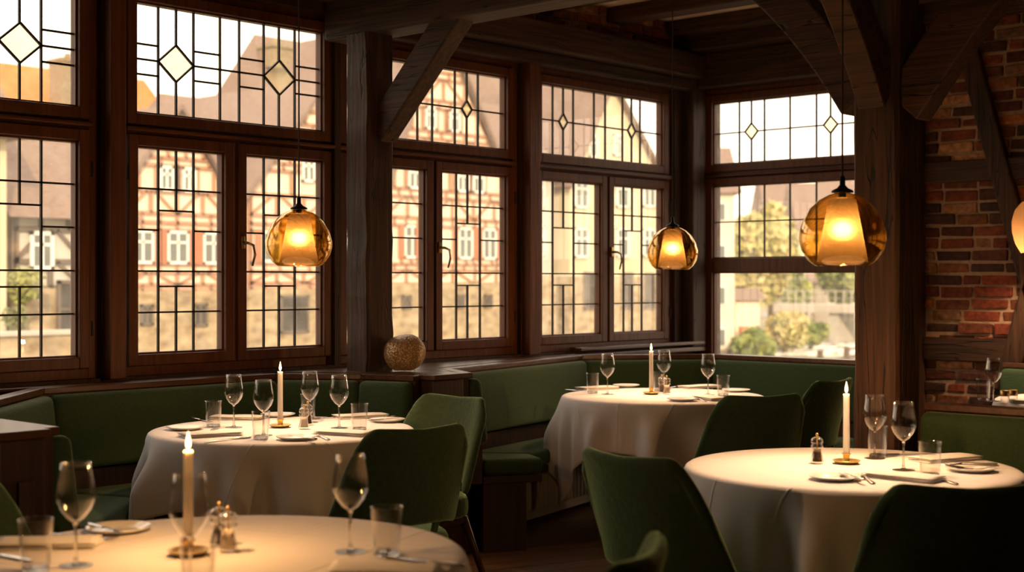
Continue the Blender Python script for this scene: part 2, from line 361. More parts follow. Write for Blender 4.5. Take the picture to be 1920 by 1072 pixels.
def light_(parent,mp,u0,u1,z0,z1,lead,diamonds,thick=True,hinge=None,handle=None,plain=False,flip=1):
    ax='z'
    bm=B(); t=.052
    ring(bm,mp,u0,u1,z0,z1,t,-.045,.03)
    s=obj('sash',bm,'sash_z',parent,bevel=.004)
    bm=B(); ring(bm,mp,u0+.009,u1-.009,z0+.009,z1-.009,.009,-.022,.02); obj('glazing_bead',bm,'sash_z',s)
    bm=B(); mbox(bm,mp,u0,u1,.010,.014,z0,z1); obj('glass_pane',bm,'pane',s)
    bm=B(); lead(bm)
    if len(bm.verts): obj('lead_cames',bm,'lead',s)
    else: bm.free()
    for (uc,zc,hw,hh) in diamonds:
        a=[Vector(mp(uc+du,-.001,zc+dz)) for du,dz in ((-hw,0),(0,-hh),(hw,0),(0,hh))]
        n=(Vector(mp(0,1,0))-Vector(mp(0,0,0)))*.005
        bm=B(); lo=[bm.verts.new(p) for p in a]; hi=[bm.verts.new(p+n) for p in a]
        bm.faces.new(lo); bm.faces.new(hi[::-1])
        for i in range(4): bm.faces.new((lo[i],hi[i],hi[(i+1)%4],lo[(i+1)%4]))
        tag(obj('diamond_pane',bm,'amberpane',s),'yellow textured diamond pane')
    if hinge is not None:
        for zz in (z0+.13,z1-.13):
            bm=B(); p=mp(hinge,-.052,zz); lathe(bm,[(0,-.035),(.006,-.035),(.006,.035),(0,.035)],10,p); obj('hinge',bm,'lead',s)
    if handle is not None:
        hz=(z0+z1)/2+.045
        h=None
        bm=B(); mbox(bm,mp,handle-.012,handle+.012,-.056,-.045,hz-.03,hz+.035); h=obj('handle',bm,'oldbrass',s,bevel=.004)
        p=[mp(handle+.0*flip,-.056,hz),mp(handle,-.092,hz),mp(handle+.028,-.102,hz-.012),mp(handle+.040,-.098,hz-.06),mp(handle+.034,-.085,hz-.115)]
        bm=B(); tube(bm,p,.007,8,[.009,.008,.007,.007,.005]); obj('lever',bm,'oldbrass',h,smooth=True)
    return s
ZR=[1.024,1.221,1.418,1.615,1.812,2.01]
def sash_lead(mp,u0,u1,cs):
    a,b,c=cs
    def f(bm):
        came(bm,mp,a,ZR[0],a,ZR[5]); came(bm,mp,c,ZR[0],c,ZR[5])
        came(bm,mp,b,1.71,b,ZR[5]); came(bm,mp,b,ZR[0],b,1.345)
        came(bm,mp,a,1.71,c,1.71); came(bm,mp,a,1.345,c,1.345)
        for k in (1,2,4): came(bm,mp,u0,ZR[k],u1,ZR[k])
        came(bm,mp,u0,ZR[3],a,ZR[3]); came(bm,mp,c,ZR[3],u1,ZR[3])
    return f
def upper1(d,zt,zb):
    U=[u+d for u in U1]; u0,u1=G1[0]+d,G1[1]+d; zm=(zt+zb)/2-.004; hh=.089
    dm=[((U[0]+U[2])/2,zm,(U[2]-U[0])/2,hh),((U[5]+U[7])/2,zm,(U[7]-U[5])/2,hh)]
    def f(bm):
        for i,u in enumerate(U):
            if i in (1,6): came(bm,mapA,u,zt,u,zm+hh); came(bm,mapA,u,zm-hh,u,zb)
            else: came(bm,mapA,u,zb,u,zt)
        for a,b in ((u0,U[0]),(U[2],U[3]),(U[4],U[5]),(U[7],u1)):
            for dz in (-.072,0,.072): came(bm,mapA,a,zm+dz,b,zm+dz)
        came(bm,mapA,U[3],zm,U[4],zm)
        for uc,zc,hw,h in dm:
            for p,q in (((-1,0),(0,1)),((0,1),(1,0)),((1,0),(0,-1)),((0,-1),(-1,0))): came(bm,mapA,uc+p[0]*hw,zc+p[1]*h,uc+q[0]*hw,zc+q[1]*h)
    return f,dm
def upper3(mp,U,ul,ur,zt,zb,di,hw,hh):
    zm=(zt+zb)/2
    dm=[(U[i],zm,hw,hh) for i in di]
    def f(bm):
        for i,u in enumerate(U):
            if i in di: came(bm,mp,u,zt,u,zm+hh); came(bm,mp,u,zm-hh,u,zb)
            else: came(bm,mp,u,zb,u,zt)
        xs=sorted([ul,ur]+[U[i]-hw for i in di]+[U[i]+hw for i in di])
        for a,b in zip(xs[::2],xs[1::2]): came(bm,mp,a,zm,b,zm)
        for uc,zc,w,h in dm:
            for p,q in (((-1,0),(0,1)),((0,1),(1,0)),((1,0),(0,-1)),((0,-1),(-1,0))): came(bm,mp,uc+p[0]*w,zc+p[1]*h,uc+q[0]*w,zc+q[1]*h)
    return f,dm
def fixed_frame(parent,mp,g0,g1,zt,zb_up,sl,sr,zbot):
    bm=B(); s=.054; w0,w1=-.028,.045
    mbox(bm,mp,g0-.10,g0-s,w0,w1,zbot-.10,zt+.09); mbox(bm,mp,g1+s,g1+.10,w0,w1,zbot-.10,zt+.09)
    mbox(bm,mp,g0-s,g1+s,w0,w1,zt+s,zt+.09); mbox(bm,mp,g0-s,g1+s,w0,w1,zbot-.10,zbot-s)
    mbox(bm,mp,g0-s,g1+s,w0,w1,ZR[5]+s,zb_up-s)
    mbox(bm,mp,sl[1]+s,sr[0]-s,w0,w1,zbot-s,ZR[5]+s)
    obj('frame',bm,'sash_z',parent,bevel=.003)
    bm=B(); mbox(bm,mp,g0-s-.01,g1+s+.01,-.062,w0,ZR[5]+s+.012,zb_up-s-.012); obj('transom_rail',bm,'sash_x',parent,bevel=.006)
def windowA(n,kind,d,zt,zb,label):
    w=thing('window_%d'%n,label,kind='structure')
    if kind==1: g=(G1[0]+d,G1[1]+d); sl=(SL1[0]+d,SL1[1]+d); sr=(SR1[0]+d,SR1[1]+d); cl=[u+d for u in U1[:3]]; cr=[u+d for u in U1[5:8]]; f,dm=upper1(d,zt,zb)
    else: g=(G3[0]+d,G3[1]+d); sl=(SL3[0]+d,SL3[1]+d); sr=(SR3[0]+d,SR3[1]+d); cl=[xa(p)+d for p in (1036,1056,1075.5)]; cr=[xa(p)+d for p in (1169,1185,1203)]; f,dm=upper3(mapA,[u+d for u in U3],g[0],g[1],zt,zb,(1,6),.042,.052)
    fixed_frame(w,mapA,g[0],g[1],zt,zb,sl,sr,ZR[0])
    light_(w,mapA,g[0],g[1],zb,zt,f,dm)
    light_(w,mapA,sl[0],sl[1],ZR[0],ZR[5],sash_lead(mapA,sl[0],sl[1],cl),[],hinge=sl[0]-.058)
    light_(w,mapA,sr[0],sr[1],ZR[0],ZR[5],sash_lead(mapA,sr[0],sr[1],cr),[],hinge=sr[1]+.058,handle=sr[0]-.03)
windowA(1,1,2*D0,2.695,2.163,None)
windowA(2,1,D0,2.695,2.163,'leaded window at the left edge of the picture')
windowA(3,1,0,2.695,2.163,'leaded window facing the half-timbered house, behind the left pendant lamp')
windowA(4,3,D3,2.613,2.165,'leaded window just right of the braced oak post')
windowA(5,3,0,2.613,2.165,'leaded window left of the room corner')
# river window
w=thing('window_6','tall window in the right wall looking over the river',kind='structure')
zt,zb=2.626,2.188; f,dm=upper3(mapR,UR,GR[0],GR[1],zt,zb,(1,5),.052,.057)
bm=B(); s=.054
for a,b,c,d in ((GR[0]-.10,GR[0]-s,.76,zt+.09),(GR[1]+s,GR[1]+.10,.76,zt+.09)): mbox(bm,mapR,a,b,-.028,.045,c,d)
for c,d in ((zt+s,zt+.09),(2.04+s,zb-s),(.76,.84-.01)): mbox(bm,mapR,GR[0]-s,GR[1]+s,-.028,.045,c,d)
obj('frame',bm,'sash_z',w,bevel=.003)
bm=B(); mbox(bm,mapR,GR[0]-.06,GR[1]+.06,-.07,-.028,2.04+s+.005,zb-s-.02); obj('transom_rail',bm,'sash_y',w,bevel=.006)
light_(w,mapR,GR[0],GR[1],zb,zt,f,dm)
def midlead(bm):
    for u in (UR[0],UR[2],UR[3],UR[4],UR[4]-(UR[3]-UR[4])): came(bm,mapR,u,1.53,u,2.04)
    came(bm,mapR,GR[0],1.785,GR[1],1.785)
light_(w,mapR,GR[0],GR[1],1.53,2.04,midlead,[])
light_(w,mapR,GR[0],GR[1],.85,1.434,lambda bm:None,[])
# window wall
def outer(g,d): return (g[0]+d-.10,g[1]+d+.10)
wins=[outer(G1,2*D0),outer(G1,D0),outer(G1,0),outer(G3,D3),outer(G3,0)]
bm=B(); box(bm,-2.5,XR+.25,YA-IN,YA+.06,0,.924)
bay=wins[2][1]+.005
box(bm,-2.5,bay,YA-.10,YA+.06,2.785,3.16); box(bm,bay,XR+.25,YA-IN,YA+.06,2.703,2.95)
xs=[-2.5]+[v for w_ in wins for v in w_]+[XR+.25]
for a,b in zip(xs[::2],xs[1::2]): box(bm,a,b,YA-IN,YA+.06,.924,2.8)
struct('wall_window_side',bm,'old_z','dark timber window wall')
bm=B()
for a,b in zip(xs[2:-2:2],xs[3:-2:2]):
    if b-a>.02: box(bm,a+.008,b-.008,YA-.125,YA-IN,.92,2.80)
struct('trim_1',bm,'sash_z','wooden mullion posts between the windows',bevel=.006)
bm=B(); box(bm,-2.5,bay,YA-.20,YA-.10,2.83,3.16); struct('trim_2',bm,'old_x','dark lintel beam above the left windows',bevel=.01)
bm=B(); box(bm,bay,XR-.1,YA-.22,YA-.06,2.78,2.95); box(bm,bay,XR-.1,YA-.14,YA-.06,2.70,2.78); struct('trim_3',bm,'old_x','dark stepped lintel beam above the middle windows',bevel=.012)
# right wall
bm=B(); ro=(GR[0]-.10,GR[1]+.10)
box(bm,XR-IN,XR+.06,ro[0],5.95,0,.76); box(bm,XR-IN,XR+.06,ro[0],5.95,2.716,3.16); box(bm,XR-IN,XR+.06,ro[1],5.95,.76,2.716)
struct('wall_river_side',bm,'old_z','dark timber wall around the river window')
bm=B(); box(bm,XR-.30,XR-.06,ro[0],YA-.1,2.96,3.16); box(bm,XR-.16,XR-.06,ro[0],YA-.1,2.72,2.96); struct('trim_4',bm,'old_y','dark lintel beams above the river window',bevel=.012)
bm=B(); box(bm,XR-.22,XR-.06,5.50+.10,YA-.06,.91,2.96); struct('trim_5',bm,'old_z','dark corner post',bevel=.01)
bm=B(); box(bm,XR-.13,XR+.06,ro[0]-.12,ro[0],0,3.16); struct('trim_6',bm,'old_z',bevel=.01)
# brick wall (one mesh of individual bricks in mortar)
def bricks(name,mp,u0,u1,z0,z1,label,seed=3):
    rnd=random.Random(seed)
    bm=B(); cl=bm.loops.layers.color.new('Col'); H=.0745; Wd=.235; row=0; z=z0
    pal=[(.46,.21,.105),(.52,.26,.13),(.40,.18,.09),(.58,.36,.21),(.32,.17,.105),(.64,.46,.31),(.48,.25,.13),(.28,.16,.11)]
    while z<z1-.02:
        u=u0-(.12 if row%2 else 0)-rnd.uniform(0,.03)
        while u<u1:
            ln=Wd*rnd.uniform(.88,1.08)*(1 if rnd.random()>.22 else .5)
            a=max(u+.009,u0); b=min(u+ln-.009,u1)
            if b-a>.03:
                o=rnd.uniform(-.008,.012); zz0=z+.008+rnd.uniform(-.004,.004); zz1=min(z+H-.008+rnd.uniform(-.003,.003),z1)
                n0=len(bm.verts)
                p,q=mp(a,-.012-o,zz0),mp(b,.03,zz1)
                fs=box(bm,min(p[0],q[0]),max(p[0],q[0]),min(p[1],q[1]),max(p[1],q[1]),zz0,zz1)
                c=rnd.choice(pal); k=rnd.uniform(.75,1.2)
                for f_ in fs:
                    for l_ in f_.loops: l_[cl]=(c[0]*k,c[1]*k,c[2]*k,1)
                bm.verts.ensure_lookup_table()
                for v in bm.verts[n0:]: v.co+=Vector((rnd.uniform(-.006,.006),rnd.uniform(-.007,.007),rnd.uniform(-.005,.005)))
            u+=ln
        z+=H; row+=1
    return struct(name,bm,'brick',label,bevel=.008)
def mapRi(u,w,z): return (XR+w,u,z)
bm=B(); box(bm,XR,XR+.25,-3.0,ro[0]-.12,0,3.16); struct('wall_right',bm,'mortar','mortar bed of the brick wall')
bricks('wall_right_brick',mapRi,.9,ro[0]-.12,.0,3.16,'old red brick wall at the right edge')
def mapAi(u,w,z): return (u,YA-IN+w,z)
bm=B(); box(bm,bay,XR,YA-IN+.004,YA+.06,2.95,3.16); struct('wall_window_side_top',bm,'mortar')
bricks('wall_brick_band',mapAi,bay,XR-.3,2.95,3.20,'strip of brick above the middle windows',9)
def zr_(px,py):
    t=(px-960)/F; return EYE+(HOR-py)*(XR/(CX+t*SX))/F
def brick_timber(n,p,q,w,label):
    bm=B(); a=(XR-.03,yr(p[0]),zr_(*p)); b=(XR-.03,yr(q[0]),zr_(*q)); beam(bm,a,b,w,.07,up=(1,0,0)); struct('trim_%d'%n,bm,'old_z',label,bevel=.012)
brick_timber(7,(1797,10),(1953,590),.125,'slanting oak timber crossing the brick wall')
brick_timber(8,(1958,480),(1888,735),.13,'lower oak strut leaning the other way on the brick wall')
for n,(z0,z1) in ((9,(1.98,2.115)),(10,(.875,1.02)),(11,(2.98,3.12))):
    bm=B(); box(bm,XR-.045,XR+.02,.9,ro[0]-.12,z0,z1); struct('trim_%d'%n,bm,'old_y',['upper','lower','topmost'][n-9]+' horizontal oak rail in the brick wall',bevel=.01)
# ledge along the window wall
bm=B(); box(bm,-2.5,XR-.06,5.60,YA-IN-.001,.878,.91); struct('trim_12',bm,'ledge','window sill board along the window wall',bevel=.006)
bm=B(); box(bm,6.75,XR-.07,YA-.155,YA-IN,.925,.95); struct('trim_13',bm,'ledge','raised sill strip under the window left of the room corner',bevel=.006)
# joists and beams
for i,x in enumerate([-1.4,-.74,-.08,.58,1.24,1.90,2.56,3.16,3.88,5.2,5.86,6.52,7.18,7.84]):
    bm=B(); box(bm,x-.08,x+.08,-3.0,YA-.10 if x<4.8 else YA-.07,3.06,3.16)
    o=obj('ceiling_joist',bm,'old_y',bevel=.012); tag(o,kind='structure',label='dark ceiling joist',group='ceiling joists running towards the windows')
bm=B(); box(bm,4.70,4.90,-3.0,YA-.1,2.63,3.06); tag(obj('ceiling_beam',bm,'old_y',bevel=.018),'heavy oak ceiling beam carried by the two posts',kind='structure')
bm=B(); box(bm,-2.5,4.70,2.41,2.59,2.66,3.06); box(bm,4.90,XR,2.41,2.59,2.66,3.06); tag(obj('ceiling_beam',bm,'old_x',bevel=.018),'oak cross beam over the right pillar',kind='structure')
def crooked(o,amt,seed):      # hand-hewn waviness
    pass
def timber_post(name,x0,x1,y0,y1,z0,z1,label,cracks):
    t=thing(name,label,'post',((x0+x1)/2,(y0+y1)/2,z0),kind='structure')
    cx,cy=(x0+x1)/2,(y0+y1)/2; hx,hy=(x1-x0)/2,(y1-y0)/2
    bm=B(); rnd=random.Random(int(x0*100)); n=18; rings=[]
    for k in range(n+1):
        z=(z1-z0)*k/n; c=.014
        jx,jy=[rnd.uniform(-.004,.004) for _ in '12']
        pts=[(-hx+c,-hy),(hx-c,-hy),(hx,-hy+c),(hx,hy-c),(hx-c,hy),(-hx+c,hy),(-hx,hy-c),(-hx,-hy+c)]
        rings.append([bm.verts.new((px_+jx+rnd.uniform(-.003,.003),py_+jy+rnd.uniform(-.003,.003),z)) for px_,py_ in pts])
    for a,b in zip(rings,rings[1:]):
        for i in range(8): bm.faces.new((a[i],a[(i+1)%8],b[(i+1)%8],b[i]))
    bm.faces.new(rings[0][::-1]); bm.faces.new(rings[-1])
    obj('shaft',bm,'old_z',t)
    return t
timber_post('oak_post',4.67,4.85,5.265,5.44,.912,2.63,'square hewn oak post on the sill ledge beside the gold glass ball',0)
timber_post('oak_pillar',4.752,4.935,2.415,2.60,0,2.66,'thick dark oak pillar right of centre behind the right table',0)
def brace(p0,p1,sag,w,label,plane):
    bm=B(); p0,p1=Vector(p0),Vector(p1); n=8; side=Vector(plane); d=(p1-p0); up=side.cross(d).normalized()
    if up.z<0: up=-up
    rings=[]
    for k in range(n+1):
        s=k/n; p=p0+d*s+up*(sag*4*s*(1-s)); hw=w/2
        rings.append([bm.verts.new(p+side*(a*.055)+up*(b*hw)) for a,b in ((-1,-1),(1,-1),(1,1),(-1,1))])
    for a,b in zip(rings,rings[1:]):
        for i in range(4): bm.faces.new((a[i],a[(i+1)%4],b[(i+1)%4],b[i]))
    bm.faces.new(rings[0][::-1]); bm.faces.new(rings[-1])
    return tag(obj('knee_brace',bm,'old_y',bevel=.01),label,'timber brace',kind='structure')
brace((4.79,5.30,2.13),(4.79,4.70,2.72),0,.15,'slanting oak brace from the post at the gold ball up to the ceiling beam',(1,0,0))
brace((4.82,2.60,2.06),(4.82,3.20,2.72),.045,.16,'curved oak brace from the right pillar towards the windows',(1,0,0))
brace((4.84,2.42,2.02),(4.84,1.78,2.74),.03,.17,'oak brace on the right side of the right pillar',(1,0,0))
brace((4.76,2.50,2.06),(4.15,2.50,2.72),.045,.15,'oak brace from the right pillar towards the camera side',(0,1,0))
# ------------------------------------------------------------------ benches
def offset(poly,d):          # offset an open polyline to its right by d
    out=[]
    n=len(poly)
    def nrm(a,b):
        v=(Vector(b)-Vector(a)).normalized(); return Vector((v.y,-v.x))
    for i in range(n):
        if i==0: m=nrm(poly[0],poly[1]); k=1
        elif i==n-1: m=nrm(poly[-2],poly[-1]); k=1
        else:
            a=nrm(poly[i-1],poly[i]); b=nrm(poly[i],poly[i+1]); m=(a+b).normalized(); k=1/max(.4,m.dot(a))
        out.append(Vector(poly[i])+m*d*k)
    return out
def shrink(q,e):
    c=sum(q,Vector((0,0)))/len(q); return [p+(c-p).normalized()*e for p in q]
def slab(bm,lo,hi,z0,z1):
    a=[bm.verts.new((p[0],p[1],z0)) for p in lo]; b=[bm.verts.new((p[0],p[1],z1)) for p in hi]; n=len(a)
    bm.faces.new(a[::-1]); bm.faces.new(b)
    for i in range(n): bm.faces.new((a[i],a[(i+1)%n],b[(i+1)%n],b[i]))
def bench(label,poly,ztop=.91,depth=.47,base_from=0,seats=None,radiator=None):
    t=thing('corner_bench',label,'bench')
    P=[Vector(p) for p in poly]
    O=offset(P,0); C0=offset(P,-.03); C1=offset(P,.035); Bk=offset(P,.012); Bf=offset(P,.085); Bf2=offset(P,.125)
    S0=offset(P,.09); S1=offset(P,depth); K=offset(P,depth-.10); R0=offset(P,depth-.012)
    n=len(P)
    bm=B()
    for i in range(n-1): prism(bm,[C0[i],C0[i+1],C1[i+1],C1[i]],ztop-.028,ztop)
    obj('cap_rail',bm,'ledge',t,bevel=.004)
    bm=B()
    for i in range(n-1): prism(bm,[offset(P,-.02)[i],offset(P,-.02)[i+1],Bk[i+1],Bk[i]],.02,ztop-.028)
    for i in range(n-1): prism(bm,[Bk[i],Bk[i+1],Bf[i+1],Bf[i]],.35,.545)
    obj('back_panel',bm,'panel',t)
    for i in range(n-1):
        if seats and i not in seats: continue
        e=.004
        bm=B(); slab(bm,shrink([Bk[i],Bk[i+1],Bf2[i+1],Bf2[i]],e),shrink([Bk[i],Bk[i+1],Bf[i+1],Bf[i]],e),.555,ztop-.032)
        obj('back_cushion',bm,'velvet2',t,smooth=True,bevel=.028,seg=4)
        bm=B(); slab(bm,shrink([S0[i],S0[i+1],S1[i+1],S1[i]],.006),shrink([S0[i],S0[i+1],S1[i+1],S1[i]],.006),.385,.468)
        obj('seat_cushion',bm,'velvet2',t,smooth=True,bevel=.028,seg=4)
    bm=B()
    for i in range(n-1): prism(bm,[S0[i],S0[i+1],R0[i+1],R0[i]],.345,.384)
    obj('seat_board',bm,'panel',t,bevel=.004)
    if radiator is None:
        bm=B()
        for i in range(n-1): prism(bm,[S0[i],S0[i+1],K[i+1],K[i]],.0,.345)
        obj('bench_base',bm,'panel',t)
    else:
        for i in range(n-1):
            if i not in radiator: bm=B(); prism(bm,[S0[i],S0[i+1],K[i+1],K[i]],.0,.345); obj('bench_base',bm,'panel',t)
    return t
bench('green upholstered corner bench under the left windows, wrapped around the table with four wine glasses',[(2.235,4.02),(2.235,4.78),(3.03,5.56),(4.32,5.575),(4.60,5.22),(4.69,4.93)])
b2=bench('green upholstered corner bench round the far table below the river window',[(4.975,4.87),(5.16,5.21),(6.66,5.54),(7.33,4.98),(7.33,3.92)],radiator=(1,2),depth=.42)
bench('dark green bench backing onto the right pillar, beside the right-hand table',[(4.965,2.40),(4.965,.2)][::1],depth=.45)
b5=bench('small stretch of green bench against the brick wall at the right edge',[(8.08,3.42),(8.08,1.6)],ztop=.885,depth=.48)
# radiator under the far bench
r=thing('radiator','dark ribbed radiator under the seat of the far corner bench','radiator',(5.62,5.17,.06),math.atan2(.33,1.5))
bm=B()
for k in range(24):
    box(bm,k*.045,k*.045+.03,-.03,.03,.02,.26)
obj('ribs',bm,'radiator',r,bevel=.008)
bm=B(); box(bm,-.01,1.08,-.02,.02,-.03,.02); box(bm,-.01,1.08,-.02,.02,.25,.275)
for x in (.1,.95): box(bm,x,x+.03,-.02,.02,-.06,-.03)
obj('header_pipes',bm,'radiator',r)
# partitions
def partition(label,x0,x1,y0,y1,flare=.05):
    t=thing('bench_divider',label,'divider',((x0+x1)/2,y0,0))
    cx=(x0+x1)/2; a,b=x0-cx,x1-cx
    bm=B(); slab(bm,[Vector((a-flare,-.02)),Vector((b+flare,-.02)),Vector((b+flare,y1-y0)),Vector((a-flare,y1-y0))],[Vector((a,0)),Vector((b,0)),Vector((b,y1-y0)),Vector((a,y1-y0))],0,.885)
    obj('body',bm,'panel',t,bevel=.006)
    bm=B(); prism(bm,[(a-.012,-.02),(b+.012,-.02),(b+.012,y1-y0),(a-.012,y1-y0)],.886,.912); obj('top_board',bm,'ledge',t,bevel=.004)
    bm=B(); prism_xz(bm,[(a+.05,.2),(b-.05,.2),(b-.05,.76),(a+.05,.76)],-.03,-.018); obj('end_panel',bm,'panel',t,bevel=.004)
    return t
partition('dark wooden bench divider ending in the left foreground, with a broad flat top',2.045,2.195,3.98,5.58,.0)
partition('dark wooden bench divider under the gold glass ball, between the two corner benches',4.735,4.945,4.86,5.59,.0)
bm=B(); prism(bm,[(4.26,5.597),(4.33,5.60),(4.62,5.255),(4.72,4.98),(4.723,5.597)],.880,.9125); prism(bm,[(4.957,5.597),(4.957,4.96),(5.13,5.235),(5.25,5.27),(6.6,5.575),(6.6,5.597)],.880,.9125)
tag(obj('ledge_shelf',bm,'ledge'),'flat wooden shelf around the foot of the oak post',kind='structure')
# ------------------------------------------------------------------ tables
TABLES={}
def cloth_mesh(r,half,rot,seed,amp=.022,h=.753):
    rnd=random.Random(seed); bm=B(); uvl=bm.loops.layers.uv.new('UV')
    NA=240; uvs={}
    ph=[rnd.uniform(0,2*PI) for _ in range(6)]
    def pt(th,s):       # s<0: top fraction; s 0..1 hang
        a=th-rot; Lm=half/max(abs(math.cos(a)),abs(math.sin(a)))
        H=Lm-r
        if s<=0:
            rr=r*(1+s); x,y,z=rr*math.cos(th),rr*math.sin(th),h; rho=rr
            z-=.010*max(0,(rr/r-.965)/.035)**2
        else:
            hang=H*s; rho=r+hang
            fold=math.sin(9*th+ph[0]+.8*math.sin(2*th+ph[1]))+.55*math.sin(14*th+ph[2]+math.sin(3*th+ph[3]))+.35*math.sin(23*th+ph[4])
            corner=max(0,math.cos(4*a-PI)) if False else max(0,-math.cos(4*a))
            k=min(1,hang/.22)
            kk=k*k*(3-2*k)
            cusp=corner**3
            rad=r+.006*min(1,hang/.03)+.022*k+amp*kk*fold*(1+.5*hang/.5)
            tw=th+ .10*cusp*max(0,hang-.15)*math.sin(ph[5]*1.3)
            x,y=rad*math.cos(tw),rad*math.sin(tw)
            drop=hang if hang<.02 else hang-.002
            z=h-.010-drop*.99
        return x,y,z,rho*math.cos(a),rho*math.sin(a)
    levels=[-1,-.9,-.75,-.6,-.45,-.3,-.2,-.1,-.05,-.02,-.005,.02,.05]+[.1+.9*i/16 for i in range(17)]
    rings=[]
    for s in levels:
        if s==-1:
            v=bm.verts.new((0,0,h)); uvs[v]=(0,0); rings.append([v]); continue
        rg=[]
        for i in range(NA):
            x,y,z,u,vv=pt(2*PI*i/NA,s); v=bm.verts.new((x,y,z)); uvs[v]=(u,vv); rg.append(v)
        rings.append(rg)
    for a,b in zip(rings,rings[1:]):
        for i in range(NA):
            j=(i+1)%NA
            if len(a)==1: bm.faces.new((a[0],b[i],b[j]))
            else: bm.faces.new((a[i],b[i],b[j],a[j]))
    for f_ in bm.faces:
        for l_ in f_.loops: l_[uvl].uv=uvs[l_.vert]
    return bm
def table(key,px,d,r,half,rot,seed,lab_t,lab_c,amp=.022):
    c=pd(px,d,0); TABLES[key]=c
    t=thing('round_table',lab_t,'table',c)
    bm=B(); lathe(bm,[(0,.715),(r-.03,.715),(r-.012,.722),(r-.012,.738),(r-.02,.742),(0,.742)],64); obj('tabletop',bm,'panel',t)
    bm=B(); lathe(bm,[(0,.03),(.05,.03),(.042,.08),(.038,.35),(.042,.64),(.12,.70),(.12,.714),(0,.714)],32); obj('pedestal',bm,'black',t,smooth=True)
    bm=B(); lathe(bm,[(0,0),(.27,0),(.275,.012),(.25,.02),(.08,.035),(0,.036)],48); obj('foot_plate',bm,'black',t,smooth=True)
    o=obj('tablecloth',cloth_mesh(r,half,rot,seed,amp),'cloth',smooth=True); o.location=c
    s=o.modifiers.new('thickness','SOLIDIFY'); s.thickness=.0015; s.offset=-1
    tag(o,lab_c,'tablecloth')
ZT=.7535
table('A',530,5.80,.55,.82,math.radians(10),1,'round pedestal table inside the left corner bench','white cloth on the table under the left pendant lamp',.036)
table('B',1243,7.50,.55,.80,math.radians(12),2,'round pedestal table in the far corner by the river window','white cloth with one long pointed corner on the far table',.034)
table('C',1595,4.62,.55,.82,math.radians(70),3,'round pedestal table beside the oak pillar under the right pendant lamp','warm-lit white cloth on the right-hand table beside the oak pillar',.042)
table('D',418,3.13,.55,.82,math.radians(18),4,'round pedestal table in the left foreground','white cloth filling the bottom left foreground')
table('E',2075,7.15,.55,.80,math.radians(5),5,'round table cut by the right edge in front of the brick wall','white cloth on the distant table at the right edge')
# ------------------------------------------------------------------ chairs
def make_chair():
    t=thing('dining_chair',None,'chair')
    # seat: rounded pad
    bm=B(); n=40; rings=[]
    for z,k in ((.375,.93),(.38,.985),(.42,1.0),(.455,.985),(.475,.93),(.482,.75),(.484,.4)):
        rg=[]
        for i in range(n):
            a=2*PI*i/n; ca,sa=math.cos(a),math.sin(a); e=.55
            x=.245*k*math.copysign(abs(ca)**e,ca)*(1-.07*sa*-1 if sa<0 else 1); y=.235*k*math.copysign(abs(sa)**e,sa)
            rg.append(bm.verts.new((x,y+.02,z)))
        rings.append(rg)
    for a,b in zip(rings,rings[1:]):
        for i in range(n): bm.faces.new((a[i],a[(i+1)%n],b[(i+1)%n],b[i]))
    bm.faces.new(rings[0][::-1]); bm.faces.new(rings[-1])
    obj('seat',bm,'velvet',t,smooth=True,subsurf=1)
    # backrest: wrapped shell
    bm=B(); NU,NV=20,10; g=[]
    for j in range(NV+1):
        v=j/NV; row=[]
        for i in range(NU+1):
            u=-1+2*i/NU
            zt=.862-.085*max(0,(abs(u)-.80)/.20)**2.2+.012*abs(u)
            zb=.515-.035*abs(u)**3
            z=zb+(zt-zb)*v
            hw=.272-.042*v+.006*math.sin(PI*v)
            hw-=.012*max(0,(v-.8)/.2)**2
            wrap=.16*(1-v)+.055*v
            y=-.225-.085*v+wrap*abs(u)**2.3+ (.012*math.sin(PI*v))
            row.append(bm.verts.new((u*hw,y,z)))
        g.append(row)
    for j in range(NV):
        for i in range(NU): bm.faces.new((g[j][i],g[j][i+1],g[j+1][i+1],g[j+1][i]))
    obj('backrest',bm,'velvet',t,smooth=True,solid=.036,subsurf=1)
    for sx in (-1,1):
        bm=B(); beam(bm,(sx*.11,-.165,.38),(sx*.12,-.212,.55),.03,.014); obj('back_bracket',bm,'velvet',t,bevel=.005)
    bm=B(); box(bm,-.19,.19,-.17,.19,.345,.378); obj('seat_frame',bm,'chair_leg',t,bevel=.01)
    for sx in (-1,1):
        for sy in (-1,1):
            bm=B(); x0,y0=sx*.17,.0+sy*.16; x1,y1=sx*.235,(.235 if sy>0 else -.275)
            tube(bm,[(x0,y0,.37),(x1,y1,0.0)],.018,10,[.020,.010]); obj('leg',bm,'chair_leg',t,smooth=True)
    return t
chair=Proto(make_chair)
def put_chair(px,d,tgt,label,turn=0):
    p=pd(px,d,0); v=TABLES[tgt]-p; a=math.atan2(v.y,v.x)-PI/2+math.radians(turn)
    q=p+Vector((-math.sin(a),math.cos(a),0))*.29
    return chair((q.x,q.y,0),a,label,'green velvet dining chairs')
put_chair(790,4.79,'A','dark green velvet chair seen from behind, nearest to the left table',4)
put_chair(856,6.1,'A','green velvet chair right of the left table, its curved back against the bench divider',24)
put_chair(1434,6.14,'B','green velvet chair seen from behind between the far table and the right table',6)
put_chair(1570,7.1,'B','green velvet chair seen edge-on at the left side of the oak pillar',-16)
put_chair(1168,4.05,'C','green velvet chair with flared back left of the right-hand table',4)
put_chair(1822,3.42,'C','large dark green chair back at the bottom right corner',0)
put_chair(1212,2.62,'D','top corner of a green chair back poking up at the bottom edge, right of centre',12)
put_chair(-140,3.5,'D','curved green chair edge at the left border behind the foreground table',0)
